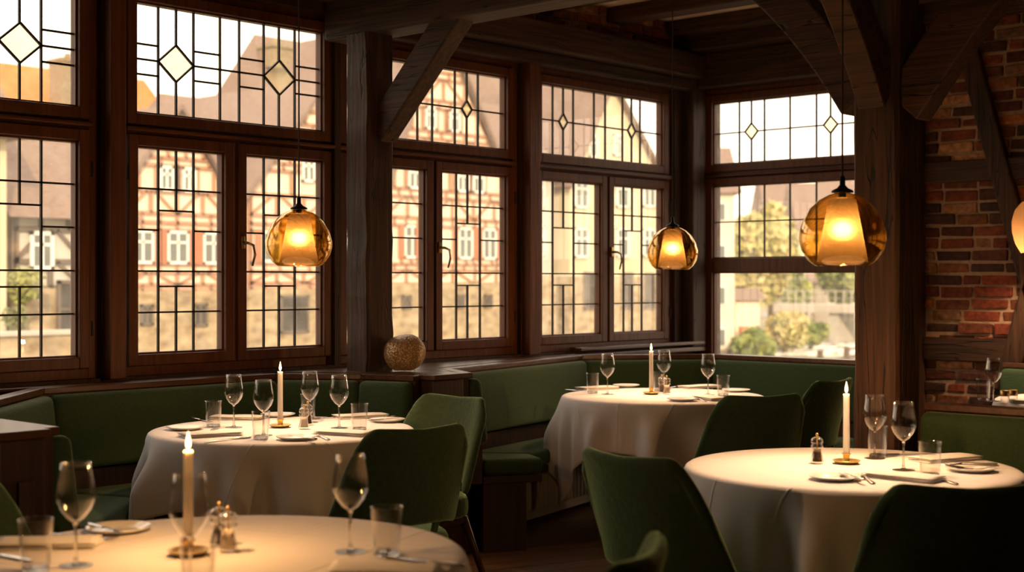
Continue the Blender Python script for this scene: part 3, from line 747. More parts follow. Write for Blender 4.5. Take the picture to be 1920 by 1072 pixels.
# ------------------------------------------------------------------ tableware
def make_wine():
    t=thing('wine_glass',None,'wine glass')
    bm=B(); lathe(bm,[(0,.0945),(.006,.0952),(.018,.103),(.032,.121),(.0405,.141),(.0415,.152),(.0385,.175),(.0335,.205),(.0318,.222),(.0310,.2225),(.0305,.222),(.0323,.205),(.0372,.175),(.0402,.152),(.0392,.141),(.031,.122),(.0175,.1045),(.006,.0968),(0,.0962)],40); obj('bowl',bm,'glass',t,smooth=True)
    bm=B(); lathe(bm,[(0,.0944),(.0065,.094),(.0042,.085),(.0036,.06),(.0036,.03),(.0048,.012),(.0085,.0055),(0,.005)],16); obj('stem',bm,'glasssolid',t,smooth=True)
    bm=B(); lathe(bm,[(0,.0052),(.009,.0050),(.022,.003),(.0355,.0016),(.0365,.0008),(.0355,0),(0,0)],40); obj('foot',bm,'glasssolid',t,smooth=True)
    return t
wine=Proto(make_wine)
def make_tumbler():
    t=thing('water_tumbler',None,'tumbler')
    bm=B(); lathe(bm,[(0,.012),(.025,.0125),(.0268,.016),(.0345,.108),(.0352,.1105),(.0362,.1105),(.0365,.108),(.0300,.010),(.0295,.0095)],40); obj('wall',bm,'glass',t,smooth=True)
    bm=B(); lathe(bm,[(0,.0118),(.0265,.0118),(.0290,.0088),(.0282,.0015),(.026,0),(0,0)],24); obj('heavy_base',bm,'glasssolid',t,smooth=True)
    return t
tumbler=Proto(make_tumbler)
def make_mill(fill):
    def f():
        t=thing('salt_mill' if fill=='salt' else 'pepper_mill',None,'mill')
        bm=B(); lathe(bm,[(0,0),(.0215,0),(.0225,.004),(.0225,.012),(.0195,.018),(.0185,.026),(.0165,.034),(.0155,.044),(.0165,.052),(.0205,.056),(.0212,.062),(.0175,.067),(.0205,.072),(.0208,.080),(.016,.087),(.008,.090),(0,.090)],32); obj('glass_body',bm,'glassthick',t,smooth=True)
        bm=B(); lathe(bm,[(0,.008),(.0165,.008),(.0155,.02),(.0135,.035),(.0125,.050),(0,.050)],20); obj('contents',bm,fill,t,smooth=True)
        bm=B(); lathe(bm,[(0,.05),(.002,.05),(.002,.0905),(.004,.0925),(.0055,.098),(.0035,.1035),(0,.1045)],14); obj('metal_knob',bm,'oldbrass',t,smooth=True)
        return t
    return f
salt=Proto(make_mill('salt')); pepper=Proto(make_mill('pepper'))
def make_holder():
    t=thing('candle_holder',None,'candle holder')
    bm=B(); lathe(bm,[(0,.001),(.026,0),(.036,.003),(.0455,.010),(.0465,.0125),(.0455,.0135),(.036,.0075),(.025,.0048),(0,.0048)],48); obj('dish',bm,'brass',t,smooth=True)
    bm=B(); lathe(bm,[(0,.0050),(.014,.0052),(.0115,.010),(.0108,.020),(.0118,.030),(.0155,.0335),(.0160,.036),(.0125,.036),(.0125,.0345),(0,.0345)],28); obj('candle_cup',bm,'brass',t,smooth=True)
    return t
holder=Proto(make_holder)
def make_candle():
    t=thing('candle',None,'candle')
    bm=B(); lathe(bm,[(0,0),(.0112,0),(.0115,.003),(.0108,.10),(.0104,.196),(.0098,.2005),(.0085,.200),(.006,.1965),(0,.1955)],28); obj('wax',bm,'wax',t,smooth=True)
    bm=B(); tube(bm,[(0,0,.1955),(.0003,0,.203),(.0014,0,.209)],.0009,6); obj('wick',bm,'wick',t)
    bm=B(); lathe(bm,[(0,0),(.0028,.003),(.0050,.009),(.0054,.014),(.0043,.022),(.0024,.031),(.0009,.038),(0,.041)],20,(0,0,.203)); obj('flame',bm,'flame',t,smooth=True)
    return t
candle=Proto(make_candle)
def make_plate():
    t=thing('bread_plate',None,'plate')
    bm=B(); lathe(bm,[(0,.0035),(.045,.0035),(.052,.006),(.0775,.0135),(.0795,.0140),(.0795,.0125),(.0765,.0105),(.053,.0015),(.045,0),(0,0)],56); obj('dish',bm,'china',t,smooth=True)
    return t
plate=Proto(make_plate)
def flat(bm,poly,z0,z1):
    prism(bm,poly,z0,z1)
def ribbon(bm,secs):      # secs: (x, halfwidth, zc, halfthick)
    rings=[]
    for x,w,z,t in secs: rings.append([bm.verts.new((x,a*w,z+b*t)) for a,b in ((-1,-.3),(-.55,-1),(.55,-1),(1,-.3),(1,.3),(.55,1),(-.55,1),(-1,.3))])
    for a,b in zip(rings,rings[1:]):
        for i in range(8): bm.faces.new((a[i],a[(i+1)%8],b[(i+1)%8],b[i]))
    bm.faces.new(rings[0][::-1]); bm.faces.new(rings[-1])
def make_knife():
    t=thing('table_knife',None,'knife')
    bm=B(); ribbon(bm,[(0,.004,.0035,.0025),(.006,.0075,.004,.0035),(.05,.0065,.004,.0035),(.088,.0055,.004,.003),(.092,.0045,.004,.002)]); obj('knife_handle',bm,'steel',t,smooth=True)
    bm=B(); ribbon(bm,[(.0925,.004,.004,.0015),(.105,.0075,.0042,.0009),(.15,.009,.0042,.0007),(.195,.0085,.0042,.0006),(.210,.006,.0042,.0005),(.218,.0012,.0042,.0004)]); obj('blade',bm,'steel',t,smooth=True)
    return t
def make_butter():
    t=thing('butter_knife',None,'knife')
    bm=B(); ribbon(bm,[(0,.0035,.0035,.0022),(.006,.0065,.0035,.003),(.075,.005,.0035,.0025),(.082,.004,.0035,.0018)]); obj('knife_handle',bm,'steel',t,smooth=True)
    bm=B(); ribbon(bm,[(.0825,.004,.0035,.0014),(.095,.009,.0035,.0009),(.14,.010,.0035,.0006),(.16,.008,.0035,.0005),(.168,.002,.0035,.0004)]); obj('blade',bm,'steel',t,smooth=True)
    return t
def make_fork():
    t=thing('table_fork',None,'fork')
    bm=B(); ribbon(bm,[(0,.004,.003,.0018),(.006,.0085,.003,.0022),(.04,.006,.004,.002),(.10,.003,.0085,.0018),(.125,.0035,.0085,.0016)]); obj('fork_handle',bm,'steel',t,smooth=True)
    bm=B(); ribbon(bm,[(.1255,.0035,.0085,.0015),(.135,.010,.0065,.0012),(.150,.0115,.004,.0010),(.154,.0115,.0038,.001)])
    for k in (-1.5,-.5,.5,1.5):
        ribbon(bm,[(.153,.0019,.0038,.001),(.175,.0016,.0035,.0009),(.200,.0008,.0075,.0006)])
        bm.verts.ensure_lookup_table()
        for v in bm.verts[-24:]: v.co.y+=k*.0062
    obj('tines',bm,'steel',t,smooth=True)
    return t
knife=Proto(make_knife); butter=Proto(make_butter); fork=Proto(make_fork)
def make_napkin():
    t=thing('folded_napkin',None,'napkin')
    bm=B(); rnd=random.Random(5); NX,NY=14,8
    for (z0,w,h,dx) in ((.0,.118,.055,0),(.0056,.116,.054,.002),(.0112,.117,.0545,-.001)):
        top=[];bot=[]
        for i in range(NX+1):
            a=[];b=[]
            for j in range(NY+1):
                u=-1+2*i/NX; v=-1+2*j/NY; e=max(abs(u)**6,abs(v)**6)
                x=u*w+dx+.003*math.sin(v*2+z0*300); y=v*h+.002*math.sin(u*3+z0*500)
                wv=.0012*math.sin(4*u+3*v+z0*400)*(1-e)
                a.append(bm.verts.new((x,y,z0+.0050-.0018*e+wv+ .002*(1-v*v)*(z0>.01)))); b.append(bm.verts.new((x,y,z0+.0004+.0012*e)))
            top.append(a); bot.append(b)
        for i in range(NX):
            for j in range(NY):
                bm.faces.new((top[i][j],top[i+1][j],top[i+1][j+1],top[i][j+1])); bm.faces.new((bot[i][j],bot[i][j+1],bot[i+1][j+1],bot[i+1][j]))
        for i in range(NX):
            bm.faces.new((top[i][0],bot[i][0],bot[i+1][0],top[i+1][0])); bm.faces.new((top[i][NY],top[i+1][NY],bot[i+1][NY],bot[i][NY]))
        for j in range(NY):
            bm.faces.new((top[0][j],top[0][j+1],bot[0][j+1],bot[0][j])); bm.faces.new((top[NX][j],bot[NX][j],bot[NX][j+1],top[NX][j+1]))
    obj('linen_folds',bm,'napkin',t,smooth=True)
    return t
napkin=Proto(make_napkin)
def place(P,px,py,label,group=None,rz=0,z=ZT,dz=0):
    p=at(px,py,z); return P((p.x,p.y,z+dz),rz,label,group)
def seg(P,p,q,ln,label,group,z=ZT,anchor=0):
    a=at(p[0],p[1],z); b=at(q[0],q[1],z); d=b-a; rz=math.atan2(d.y,d.x)
    m=(a+b)/2; c=Vector((math.cos(rz),math.sin(rz),0))*ln/2
    return P((m.x-c.x,m.y-c.y,z),rz,label,group)
def lay(P,px,py,px2,py2,label,group,z=ZT):   # napkin: long axis through two pixels
    a=at(px,py,z); b=at(px2,py2,z); d=b-a; m=(a+b)/2
    return P((m.x,m.y,z),math.atan2(d.y,d.x),label,group)
def put_candle(px,py,lab):
    h=place(holder,px,py,'small brass candle holder with round dish, '+lab,'brass candle holders')
    c=candle((h.location.x,h.location.y,ZT+.0346),0,'tall lit ivory candle burning '+lab,'lit table candles')
    L_=bpy.data.lights.new('candle_light','POINT'); L_.energy=4.2; L_.color=(1,.50,.17); L_.shadow_soft_size=.012
    lo=bpy.data.objects.new('candle_light',L_); COL.objects.link(lo); lo.parent=c; lo.location=(0,0,.262)
LT='the left table'; FT='the far table'; RT='the right-hand table'; NT='the foreground table'
# left table
for px,py,l in ((438.5,801,'leftmost stemmed wine glass on the left table'),(494,816,'wine glass just left of the candle on the left table'),(581,791.5,'wine glass directly right of the candle on the left table, farthest back'),(636,802,'rightmost wine glass on the left table')):
    place(wine,px,py,l,'wine glasses')
for px,py,l in ((400,800,'water tumbler at the left end of the left table'),(489,823.5,'water tumbler in front of the wine glass left of the candle on the left table'),(578,784,'water tumbler standing behind the salt mill on the left table'),(674,806,'water tumbler at the right side of the left table')):
    place(tumbler,px,py,l,'water tumblers')
put_candle(525.5,801,'in the middle of the left table')
place(salt,570,804,'glass salt mill right of the candle on the left table','salt and pepper mills'); place(pepper,577,797,'glass pepper mill behind the salt mill on the left table','salt and pepper mills')
for px,py,l in ((348,805,'white side plate at the left rim of the left table'),(556,823.5,'white side plate at the front rim of the left table'),(726,790.5,'white side plate at the right rim of the left table'),(521,780.5,'white side plate behind the candle on the left table')):
    place(plate,px,py,l,'side plates')
lay(napkin,340,820,448,814,'folded white napkin at the front left of the left table','napkins')
lay(napkin,418,785,474,786,'folded white napkin behind the leftmost tumbler on the left table','napkins')
lay(napkin,606,812,688,817,'folded white napkin at the front right of the left table','napkins')
lay(napkin,640,784,712,781,'folded white napkin behind the right tumbler on the left table','napkins')
seg(knife,(466,821),(387,829),.218,'knife beside the front left napkin on the left table','table cutlery')
seg(knife,(364,786),(392,791),.218,'knife at the back left edge of the left table','table cutlery')
seg(knife,(724,816),(668,806),.218,'knife right of the front right napkin on the left table','table cutlery')
seg(knife,(590,786),(624,783),.218,'knife lying behind the salt mill on the left table','table cutlery')
seg(fork,(628,829),(578,812),.20,'fork between the front plate and the front napkin on the left table','table cutlery')
seg(fork,(388,813),(411,801),.20,'fork beside the left plate on the left table','table cutlery')
seg(fork,(695,788),(735,782),.20,'fork across the back of the right plate on the left table','table cutlery')
seg(butter,(594,824),(540,818),.168,'butter knife resting across the front plate of the left table','butter knives',z=ZT+.0115)
seg(butter,(700,789),(742,785),.168,'butter knife resting on the right plate of the left table','butter knives',z=ZT+.0115)
# far table
for px,py,l in ((1139,739,'leftmost wine glass on the far table'),(1245,730,'wine glass right behind the candle on the far table'),(1327.5,740,'rightmost wine glass on the far table')):
    place(wine,px,py,l,'wine glasses')
for px,py,l in ((1111,737,'water tumbler at the left end of the far table'),(1236,733,'water tumbler hidden between candle and wine glass on the far table'),(1356,742,'water tumbler at the right end of the far table')):
    place(tumbler,px,py,l,'water tumblers')
put_candle(1221,739,'in the middle of the far table')
place(salt,1250,739,'glass salt mill right of the candle on the far table','salt and pepper mills'); place(pepper,1241,737,'glass pepper mill between the candle and the salt mill on the far table','salt and pepper mills')
for px,py,l in ((1174,725,'white side plate at the back of the far table'),(1279,751,'white side plate at the front of the far table'),(1380,734,'white side plate at the right rim of the far table')):
    place(plate,px,py,l,'side plates')
lay(napkin,1090,731,1150,728,'folded napkin behind the left tumbler on the far table','napkins')
lay(napkin,1288,728,1335,726,'folded napkin behind the right wine glass on the far table','napkins')
lay(napkin,1312,745,1352,752,'folded napkin in front of the right tumbler on the far table','napkins')
seg(knife,(1067,732),(1102,735),.218,'knife at the left rim of the far table','table cutlery')
seg(fork,(1337,757),(1289,744),.20,'fork between the front plate and napkin on the far table','table cutlery')
seg(knife,(1259,727),(1279,724),.218,'knife at the back of the far table beside the wine glass','table cutlery')
seg(butter,(1375,730),(1352,728),.168,'butter knife at the right of the far table','butter knives')
# right table
for px,py,l in ((1640,859,'wine glass just right of the candle on the right-hand table'),(1694,881,'wine glass in front, right of centre on the right-hand table')):
    place(wine,px,py,l,'wine glasses')
for px,py,l in ((1645,857,'water tumbler behind the wine glass by the candle on the right-hand table'),(1744,893,'water tumbler on the right side of the right-hand table')):
    place(tumbler,px,py,l,'water tumblers')
put_candle(1587,869,'on the right-hand table')
place(pepper,1532,869,'glass pepper mill left of the candle on the right-hand table','salt and pepper mills')
place(plate,1565,899,'white side plate at the front of the right-hand table','side plates'); place(plate,1820,883,'white side plate at the right rim of the right-hand table','side plates')
lay(napkin,1652,893,1738,902,'folded napkin in front of the wine glass on the right-hand table','napkins')
lay(napkin,1722,866,1822,859,'folded napkin at the back right of the right-hand table','napkins')
seg(knife,(1797,911),(1735,891),.218,'knife under the tumbler on the right-hand table','table cutlery')
seg(fork,(1652,916),(1597,883),.20,'fork right of the front plate on the right-hand table','table cutlery')
seg(butter,(1622,902),(1574,887),.168,'butter knife resting on the front plate of the right-hand table','butter knives',z=ZT+.0115)
seg(knife,(1668,854),(1724,853),.218,'knife behind the wine glasses on the right-hand table','table cutlery')
seg(fork,(1858,871),(1776,873),.20,'fork on the right plate of the right-hand table','table cutlery',z=ZT+.0115)
seg(butter,(1850,874),(1795,872),.168,'butter knife on the right plate of the right-hand table','butter knives',z=ZT+.0135)
# foreground table
for px,py,l in ((142,1060,'large blurred wine glass at the left of the foreground table'),(657,1034,'wine glass standing alone at the right of the foreground table'),(356,1094,'wine glass in front of the candle on the foreground table')):
    place(wine,px,py,l,'wine glasses')
for px,py,l in ((67,1070,'water tumbler at the far left of the foreground table'),(725,1041,'water tumbler at the right of the foreground table'),(371,1112,'water tumbler at the bottom edge of the foreground table')):
    place(tumbler,px,py,l,'water tumblers')
put_candle(353,1040,'on the foreground table')
place(salt,428,1034,'glass salt mill right of the candle on the foreground table','salt and pepper mills'); place(pepper,411,1024,'glass pepper mill behind the salt mill on the foreground table','salt and pepper mills')
place(plate,223,996,'white side plate behind the left wine glass on the foreground table','side plates')
lay(napkin,30,1024,150,1022,'folded napkin at the left of the foreground table','napkins')
lay(napkin,655,1075,790,1078,'folded napkin at the bottom right of the foreground table','napkins')
seg(butter,(157,981),(238,1003),.168,'butter knife resting on the plate of the foreground table','butter knives',z=ZT+.0115)
seg(fork,(110,1004),(200,1012),.20,'fork beside the plate on the foreground table','table cutlery')
seg(knife,(-30,1036),(42,1050),.218,'knife at the left edge of the foreground table','table cutlery')
seg(knife,(848,1061),(735,1048),.218,'knife at the right rim of the foreground table','table cutlery')
# distant table at the right
place(wine,1863,752,'wine glass on the distant table at the right edge','wine glasses')
place(tumbler,1844,750,'water tumbler on the distant table at the right edge','water tumblers')
def make_jar():
    t=thing('spice_jar',None,'jar')
    bm=B(); lathe(bm,[(0,0),(.019,0),(.021,.004),(.019,.010),(.021,.020),(.020,.036),(0,.037)],24); obj('glass_body',bm,'glassthick',t,smooth=True)
    bm=B(); lathe(bm,[(0,.0372),(.022,.0372),(.0225,.040),(.0225,.062),(.020,.066),(0,.066)],24); obj('lid',bm,'oldbrass',t,smooth=True)
    return t
jar=Proto(make_jar)
place(jar,1884,756,'left one of two small glass jars with golden lids on the distant table','golden lidded jars'); place(jar,1900,755,'right one of two small glass jars with golden lids on the distant table','golden lidded jars')
lay(napkin,1918,755,1960,757,'folded napkin at the right edge of the picture on the distant table','napkins')
# gold glass ball
def ball():
    t=thing('glass_ball_lantern','crumpled gold mercury-glass ball standing on the ledge before the oak post','lantern',(4.816,5.148,.9135),.4)
    bm=B(); bmesh.ops.create_icosphere(bm,subdivisions=5,radius=.104)
    for v in bm.verts:
        n=v.co.normalized(); k=1.0
        for (dx,dy,dz),a,w in (((-.75,-.55,.1),.16,.45),((.1,-.9,-.2),.12,.35),((.6,-.4,.6),.13,.4),((-.2,.2,1),.15,.45),((.3,-.3,-1),.10,.5),((-.6,-.2,.75),.10,.4),((.95,-.2,-.2),.07,.4)):
            c=Vector((dx,dy,dz)).normalized(); k-=a*math.exp(-((n-c).length/w)**2)
        v.co=n*.108*k
    for v in bm.verts: v.co.z=max(v.co.z*.95,-.088)+.094
    obj('body',bm,'mercury',t,smooth=True)
    bm=B()
    for i in range(9): bmesh.ops.create_uvsphere(bm,u_segments=10,v_segments=6,radius=.006,matrix=Matrix.Translation((.05*math.cos(i*.7),.05*math.sin(i*.7),.006)))
    obj('bead_feet',bm,'glassthick',t,smooth=True)
ball()
# ------------------------------------------------------------------ lamps
def make_pendant():
    t=thing('pendant_lamp',None,'pendant lamp')
    prof=[(.0225,.236),(.045,.230),(.075,.214),(.104,.186),(.127,.146),(.1385,.104),(.139,.082),(.131,.050),(.112,.020),(.091,.002),(.085,0)]
    inner=[(r-.0035,z) for r,z in prof[::-1]]; inner=[(r,z+.0015 if i==0 else z) for i,(r,z) in enumerate(inner)]
    bm=B(); lathe(bm,prof+inner,56,closed=True); obj('glass_globe',bm,'amberglobe',t,smooth=True)
    bm=B(); lathe(bm,[(.012,.2225),(.0435,.216),(.0815,.012)],64); obj('inner_shade',bm,'shade',t,smooth=False)
    bm=B(); lathe(bm,[(0,.2375),(.036,.2375),(.034,.244),(.018,.252),(.009,.262),(.008,.288),(.004,.292),(0,.292)],28); obj('canopy_cap',bm,'black',t,smooth=True)
    bm=B(); tube(bm,[(0,0,.285),(0,0,1.70)],.0032,8); obj('cord',bm,'cord',t)
    bm=B(); lathe(bm,[(0,.141),(.012,.143),(.014,.16),(.012,.2365),(0,.2365)],16); obj('socket',bm,'black',t,smooth=True)
    bm=B(); bmesh.ops.create_uvsphere(bm,u_segments=20,v_segments=12,radius=.027,matrix=Matrix.Translation((0,0,.115))); obj('bulb',bm,'bulb',t,smooth=True)
    return t
pendant=Proto(make_pendant)
for px,d,z,l in ((560.5,5.80,1.433,'amber glass pendant lamp above the left table'),(1261,7.62,1.433,'smallest, farthest amber glass pendant lamp above the far table'),(1579.5,4.50,1.42,'largest amber glass pendant lamp above the right-hand table')):
    p=pd(px,d,z); pendant((p.x,p.y,z),0,l,'amber pendant lamps')
p=pd(2090,7.1,1.433); pendant((p.x,p.y,1.433),0,'added amber pendant lamp above the distant table, unseen beyond the right edge, lighting the brick wall','amber pendant lamps')  # extra lamp added out of view to brighten the brick wall and distant table
pendant((-.9,1.5,1.433),0,'added amber pendant lamp left of the camera, unseen, giving warm fill light','amber pendant lamps')  # unseen lamp put in as warm fill for the left side of the room
def make_wall_lamp():
    p=pd(1946,7.85,1.55); X=XR-p.x
    t=thing('wall_lamp','glowing amber glass lamp cut by the right edge on the brick wall','wall lamp',(p.x,p.y,1.53))
    bm=B(); lathe(bm,[(.07,.295),(.09,.285),(.125,.24),(.14,.18),(.138,.12),(.12,.05),(.09,0)],48); obj('glass_shade',bm,'opal',t,smooth=True)
    bm=B(); lathe(bm,[(0,.09),(.014,.09),(.016,.13),(.009,.15),(.009,.33),(0,.33)],24); obj('cap',bm,'oldbrass',t,smooth=True)
    bm=B(); tube(bm,[(0,0,.325),(0,0,.38),(.03,0,.41),(X-.03,0,.41)],.008,8); lathe(bm,[(0,-.05),(.0,-.05),(.05,-.049),(.05,.049),(0,.05)],20,(X-.03,0,.41)); obj('bracket',bm,'oldbrass',t)
    bm=B(); bmesh.ops.create_uvsphere(bm,u_segments=20,v_segments=12,radius=.027,matrix=Matrix.Translation((0,0,.062))); obj('bulb',bm,'bulb',t,smooth=True)
make_wall_lamp()
# ------------------------------------------------------------------ outdoors
YB=40.0
def fz(py,px=400,Y=YB): return za(px,py,Y)
def house(name,label,x0,x1,Y,zb,zs,ze,apex=None,depth=9,mats=('fplaster','ftimber','roof'),rows=(),wins=(),shut=True,overhang=.45,seed=1,step=1.15,bw=.13,stone=True,cat='house'):
    rnd=random.Random(seed); cx=(x0+x1)/2
    t=thing(name,label,cat,(cx,Y,zb))
    def X(x): return x-cx
    def Z(z): return z-zb
    if stone:
        bm=B(); box(bm,X(x0)-.08,X(x1)+.08,-.12,depth,0,Z(zs)); obj('stone_base',bm,'sand',t)
    poly=[(X(x0),Z(zs)),(X(x1),Z(zs)),(X(x1),Z(ze))]+([(X(apex[0]),Z(apex[1]))] if apex else [])+[(X(x0),Z(ze))]
    bm=B(); prism_xz(bm,poly,0,depth-.1); obj('wall',bm,mats[0],t)
    def lim(z):
        if not apex or z<=ze: return x0,x1
        k=(z-ze)/(apex[1]-ze); return x0+(apex[0]-x0)*k, x1+(apex[0]-x1)*k
    if mats[1]:
        bm=B()
        def tb(xa_,za_,xb_,zb_,w=bw): beam(bm,(X(xa_),-.03,Z(za_)),(X(xb_),-.03,Z(zb_)),w,.1,up=(0,1,0))
        zs_=sorted(set([r[0] for r in rows]+[r[1] for r in rows]))
        for z in zs_:
            a,b=lim(z)
            if b-a>.4: tb(a,z,b,z)
        for z0,z1,ty in rows:
            a0,b0=lim(z0); a1,b1=lim(z1); a=max(a0,a1); b=min(b0,b1)
            if ty=='sq':
                n=max(1,int((b-a)/.62))
                for i in range(n+1): x=a+(b-a)*i/n; tb(x,z0,x,z1,.10)
            elif ty=='win' :
                n=max(1,int((b-a)/step))
                for i in range(n+1): x=a+(b-a)*i/n; tb(x,z0,x,z1)
                for wx in [w_ for w_ in wins if z0<w_[1]<z1]: 
                    for s in (-1,1): tb(wx[0]+s*(wx[2]/2+.1),z0,wx[0]+s*(wx[2]/2+.1),z1)
            else:
                n=max(1,round((b-a)/step))
                for i in range(n+1):
                    x=a+(b-a)*i/n; tb(x,z0,x,z1)
                    if i<n:
                        w=(b-a)/n
                        if i%2==0: tb(x+.05,z0,x+w-.15,z1,.09)
                        else: tb(x+w-.05,z0,x+.15,z1,.09)
            # slanting end struts inside gables
            if apex and a0<a-.05: tb(a0,z0,a1,z1); tb(b0,z0,b1,z1)
        tb(x0+.08,zs,x0+.08,ze); tb(x1-.08,zs,x1-.08,ze)
        if apex: tb(x0,ze,apex[0],apex[1]); tb(x1,ze,apex[0],apex[1])
        obj('timber_frame',bm,mats[1],t)
    for (wx,wz,ww,wh,*o) in wins:
        dark=bool(o) and o[0]=='dark'; yo=-.09 if (dark and stone and wz<zs+.2) else 0
        bm=B(); x,z=X(wx),Z(wz); fr=.09
        box(bm,x-ww/2,x-ww/2+fr,-.12,-.05,z-wh/2,z+wh/2); box(bm,x+ww/2-fr,x+ww/2,-.12,-.05,z-wh/2,z+wh/2)
        box(bm,x-ww/2,x+ww/2,-.12,-.05,z-wh/2,z-wh/2+fr); box(bm,x-ww/2,x+ww/2,-.12,-.05,z+wh/2-fr,z+wh/2)
        box(bm,x-.04,x+.04,-.115,-.05,z-wh/2,z+wh/2); box(bm,x-ww/2,x+ww/2,-.115,-.05,z+wh*.12,z+wh*.12+.07)
        for v in bm.verts: v.co.y+=yo
        f=obj('window',bm,'dtimber' if dark else 'fwin',t)
        bm=B(); box(bm,x-ww/2+fr*.5,x+ww/2-fr*.5,-.09+yo,-.04+yo,z-wh/2+fr*.5,z+wh/2-fr*.5); obj('pane',bm,'darkpane' if dark else 'fglass',f)
        if shut and not dark and not (o and o[0]=='plain'):
            for s in (-1,1):
                bm=B(); box(bm,x+s*(ww/2+.15)-.13,x+s*(ww/2+.15)+.13,-.13,-.07,z-wh/2,z+wh/2); obj('shutter',bm,'shutter',t)
    bm=B()
    if apex:
        for (xa_,za_) in ((x0,ze),(x1,ze)):
            d=Vector((apex[0]-xa_,0,apex[1]-za_)).normalized(); lo=Vector((xa_,0,za_))-d*overhang; nrm=Vector((-d.z,0,d.x))*(.16 if xa_==x0 else -.16)
            if nrm.z<0: nrm=-nrm
            p=[Vector((lo.x,0,lo.z)),Vector((apex[0],0,apex[1])),Vector((apex[0],0,apex[1]))+Vector((0,0,.2)),lo+nrm]
            prism_xz(bm,[(X(q.x),Z(q.z)) for q in p],-.35,depth)
    else:
        # eaves roof: slopes away from us
        zr=ze+depth*.55
        v=[(X(x0)-.3,-.5,Z(ze)-.1),(X(x1)+.3,-.5,Z(ze)-.1),(X(x1)+.3,depth/2,Z(zr)),(X(x0)-.3,depth/2,Z(zr)),(X(x0)-.3,depth+.3,Z(ze)-.1),(X(x1)+.3,depth+.3,Z(ze)-.1)]
        vs=[bm.verts.new(q) for q in v]
        for f_ in ((0,1,2,3),(3,2,5,4),(0,3,4),(1,5,2),(0,4,5,1)): bm.faces.new([vs[i] for i in f_])
    obj('roof',bm,mats[2],t)
    return t
def X40(px): return xa(px,YB)
def Z40(px,py): return za(px,py,YB)
zs=Z40(330,545); L0=[Z40(330,y) for y in (545,535,511,497,436,427,400,397,360,316,300,285,262)]
rowsA=[(zs,zs+.2,'sq'),(zs+.2,zs+.62,'br'),(zs+.62,zs+.9,'sq'),(zs+.9,Z40(330,432),'win'),(Z40(330,432),Z40(330,418),'sq'),(Z40(330,418),Z40(330,401),'sq'),(Z40(330,401),Z40(330,360),'br'),(Z40(330,360),Z40(330,312),'win'),(Z40(330,312),Z40(330,297),'sq'),(Z40(330,297),Z40(330,280),'sq'),(Z40(330,280),Z40(330,255),'br'),(Z40(330,255),Z40(330,225),'br')]
wA=[(X40(p),Z40(330,464),.85,1.12) for p in (265,331,397)]+[(X40(p),Z40(330,336),.55,.85,'plain') for p in (310,352)]+[(X40(270),Z40(270,590),.5,.7,'dark'),(X40(370),Z40(370,590),.6,.8,'dark')]
XG=(X40(231),X40(425))
house('half_timbered_house','half-timbered house with steep gable seen through the left sash of the big left window',XG[0],XG[1],YB,-3.2,zs,Z40(330,352),(X40(331),Z40(331,205)),rows=rowsA,wins=wA,seed=2)
zoff=0
rowsB=[(a+.05,b+.05,t_) for a,b,t_ in rowsA[:10]]+[(Z40(590,300),Z40(590,284),'sq'),(Z40(590,284),Z40(590,256),'br'),(Z40(590,256),Z40(590,240),'sq'),(Z40(590,240),Z40(590,215),'win')]
wB=[(X40(p),Z40(530,464),.85,1.12) for p in (487,570,640)]+[(X40(p),Z40(580,322),.6,.9,'plain') for p in (556,596)]+[(X40(527),Z40(527,588),1.3,1.35,'dark')]
house('half_timbered_house','half-timbered house with taller gable behind the left pendant lamp',X40(446),X40(690),YB-.6,-3.2,zs+.05,Z40(560,365),(X40(588),Z40(588,160)),rows=rowsB,wins=wB,seed=3)
rowsC=[(zs,zs+.22,'sq'),(zs+.22,zs+.75,'br'),(zs+.75,zs+1.0,'sq'),(zs+1.0,Z40(830,425),'win')]+[(Z40(830,a),Z40(830,b),k) for a,b,k in ((425,410,'sq'),(410,372,'br'),(372,358,'sq'),(358,312,'win'),(312,298,'sq'),(298,262,'br'),(262,248,'sq'),(248,205,'win'),(205,190,'sq'),(190,150,'br'),(150,136,'sq'))]
wC=[(X40(p),Z40(830,455),.85,1.3) for p in (770,800,870,915)]+[(X40(p),Z40(830,335),.7,1.0,'plain') for p in (775,800,865,895)]+[(X40(p),Z40(830,225),.6,.9,'plain') for p in (805,850)]+[(X40(p),Z40(830,565),.5,.55,'dark') for p in (757,797,858,910)]
house('half_timbered_house','large half-timbered gable house filling the window right of the oak post',X40(715),X40(968),YB,-3.2,Z40(830,530),Z40(830,385),(X40(822),Z40(822,40)),rows=rowsC,wins=wC,seed=4,step=1.3)
# cream gable house and grey neighbour
wD=[(X40(p),Z40(p,y),.95,1.35,'plain') for p in (1088,1165,1215) for y in (362,455)]+[(X40(p),Z40(p,y),.6,1.0,'plain') for p,y in ((1110,275),(1155,272))]+[(X40(p),Z40(p,545),.8,1.7,'dark') for p in (1100,1172,1213)]
house('cream_gable_house','plain cream plastered house with pointed gable left of the room corner',X40(1068),X40(1246),YB,-3.2,Z40(1150,518),Z40(1150,345),(X40(1143),Z40(1143,158)),mats=('yplaster',None,'roof'),wins=wD,seed=5,cat='house')
wE=[(X40(1021),Z40(1021,y),.9,1.4,'plain') for y in (358,450)]
house('grey_rendered_house','narrow grey rendered house beside the cream gable house',X40(984),X40(1054),YB+.5,-3.2,Z40(1020,515),Z40(1020,322),None,depth=6,mats=('gplaster',None,'roof'),wins=wE,seed=6)
wF=[(X40(1262),Z40(1262,350),1.0,1.4,'plain')]
house('yellow_house','yellow house partly hidden by the room corner',X40(1274),X40(1360),YB+12,-3.2,0,Z40(1290,290),(X40(1300),Z40(1240,235)),depth=9,mats=('yplaster',None,'roof'),wins=wF,seed=7)
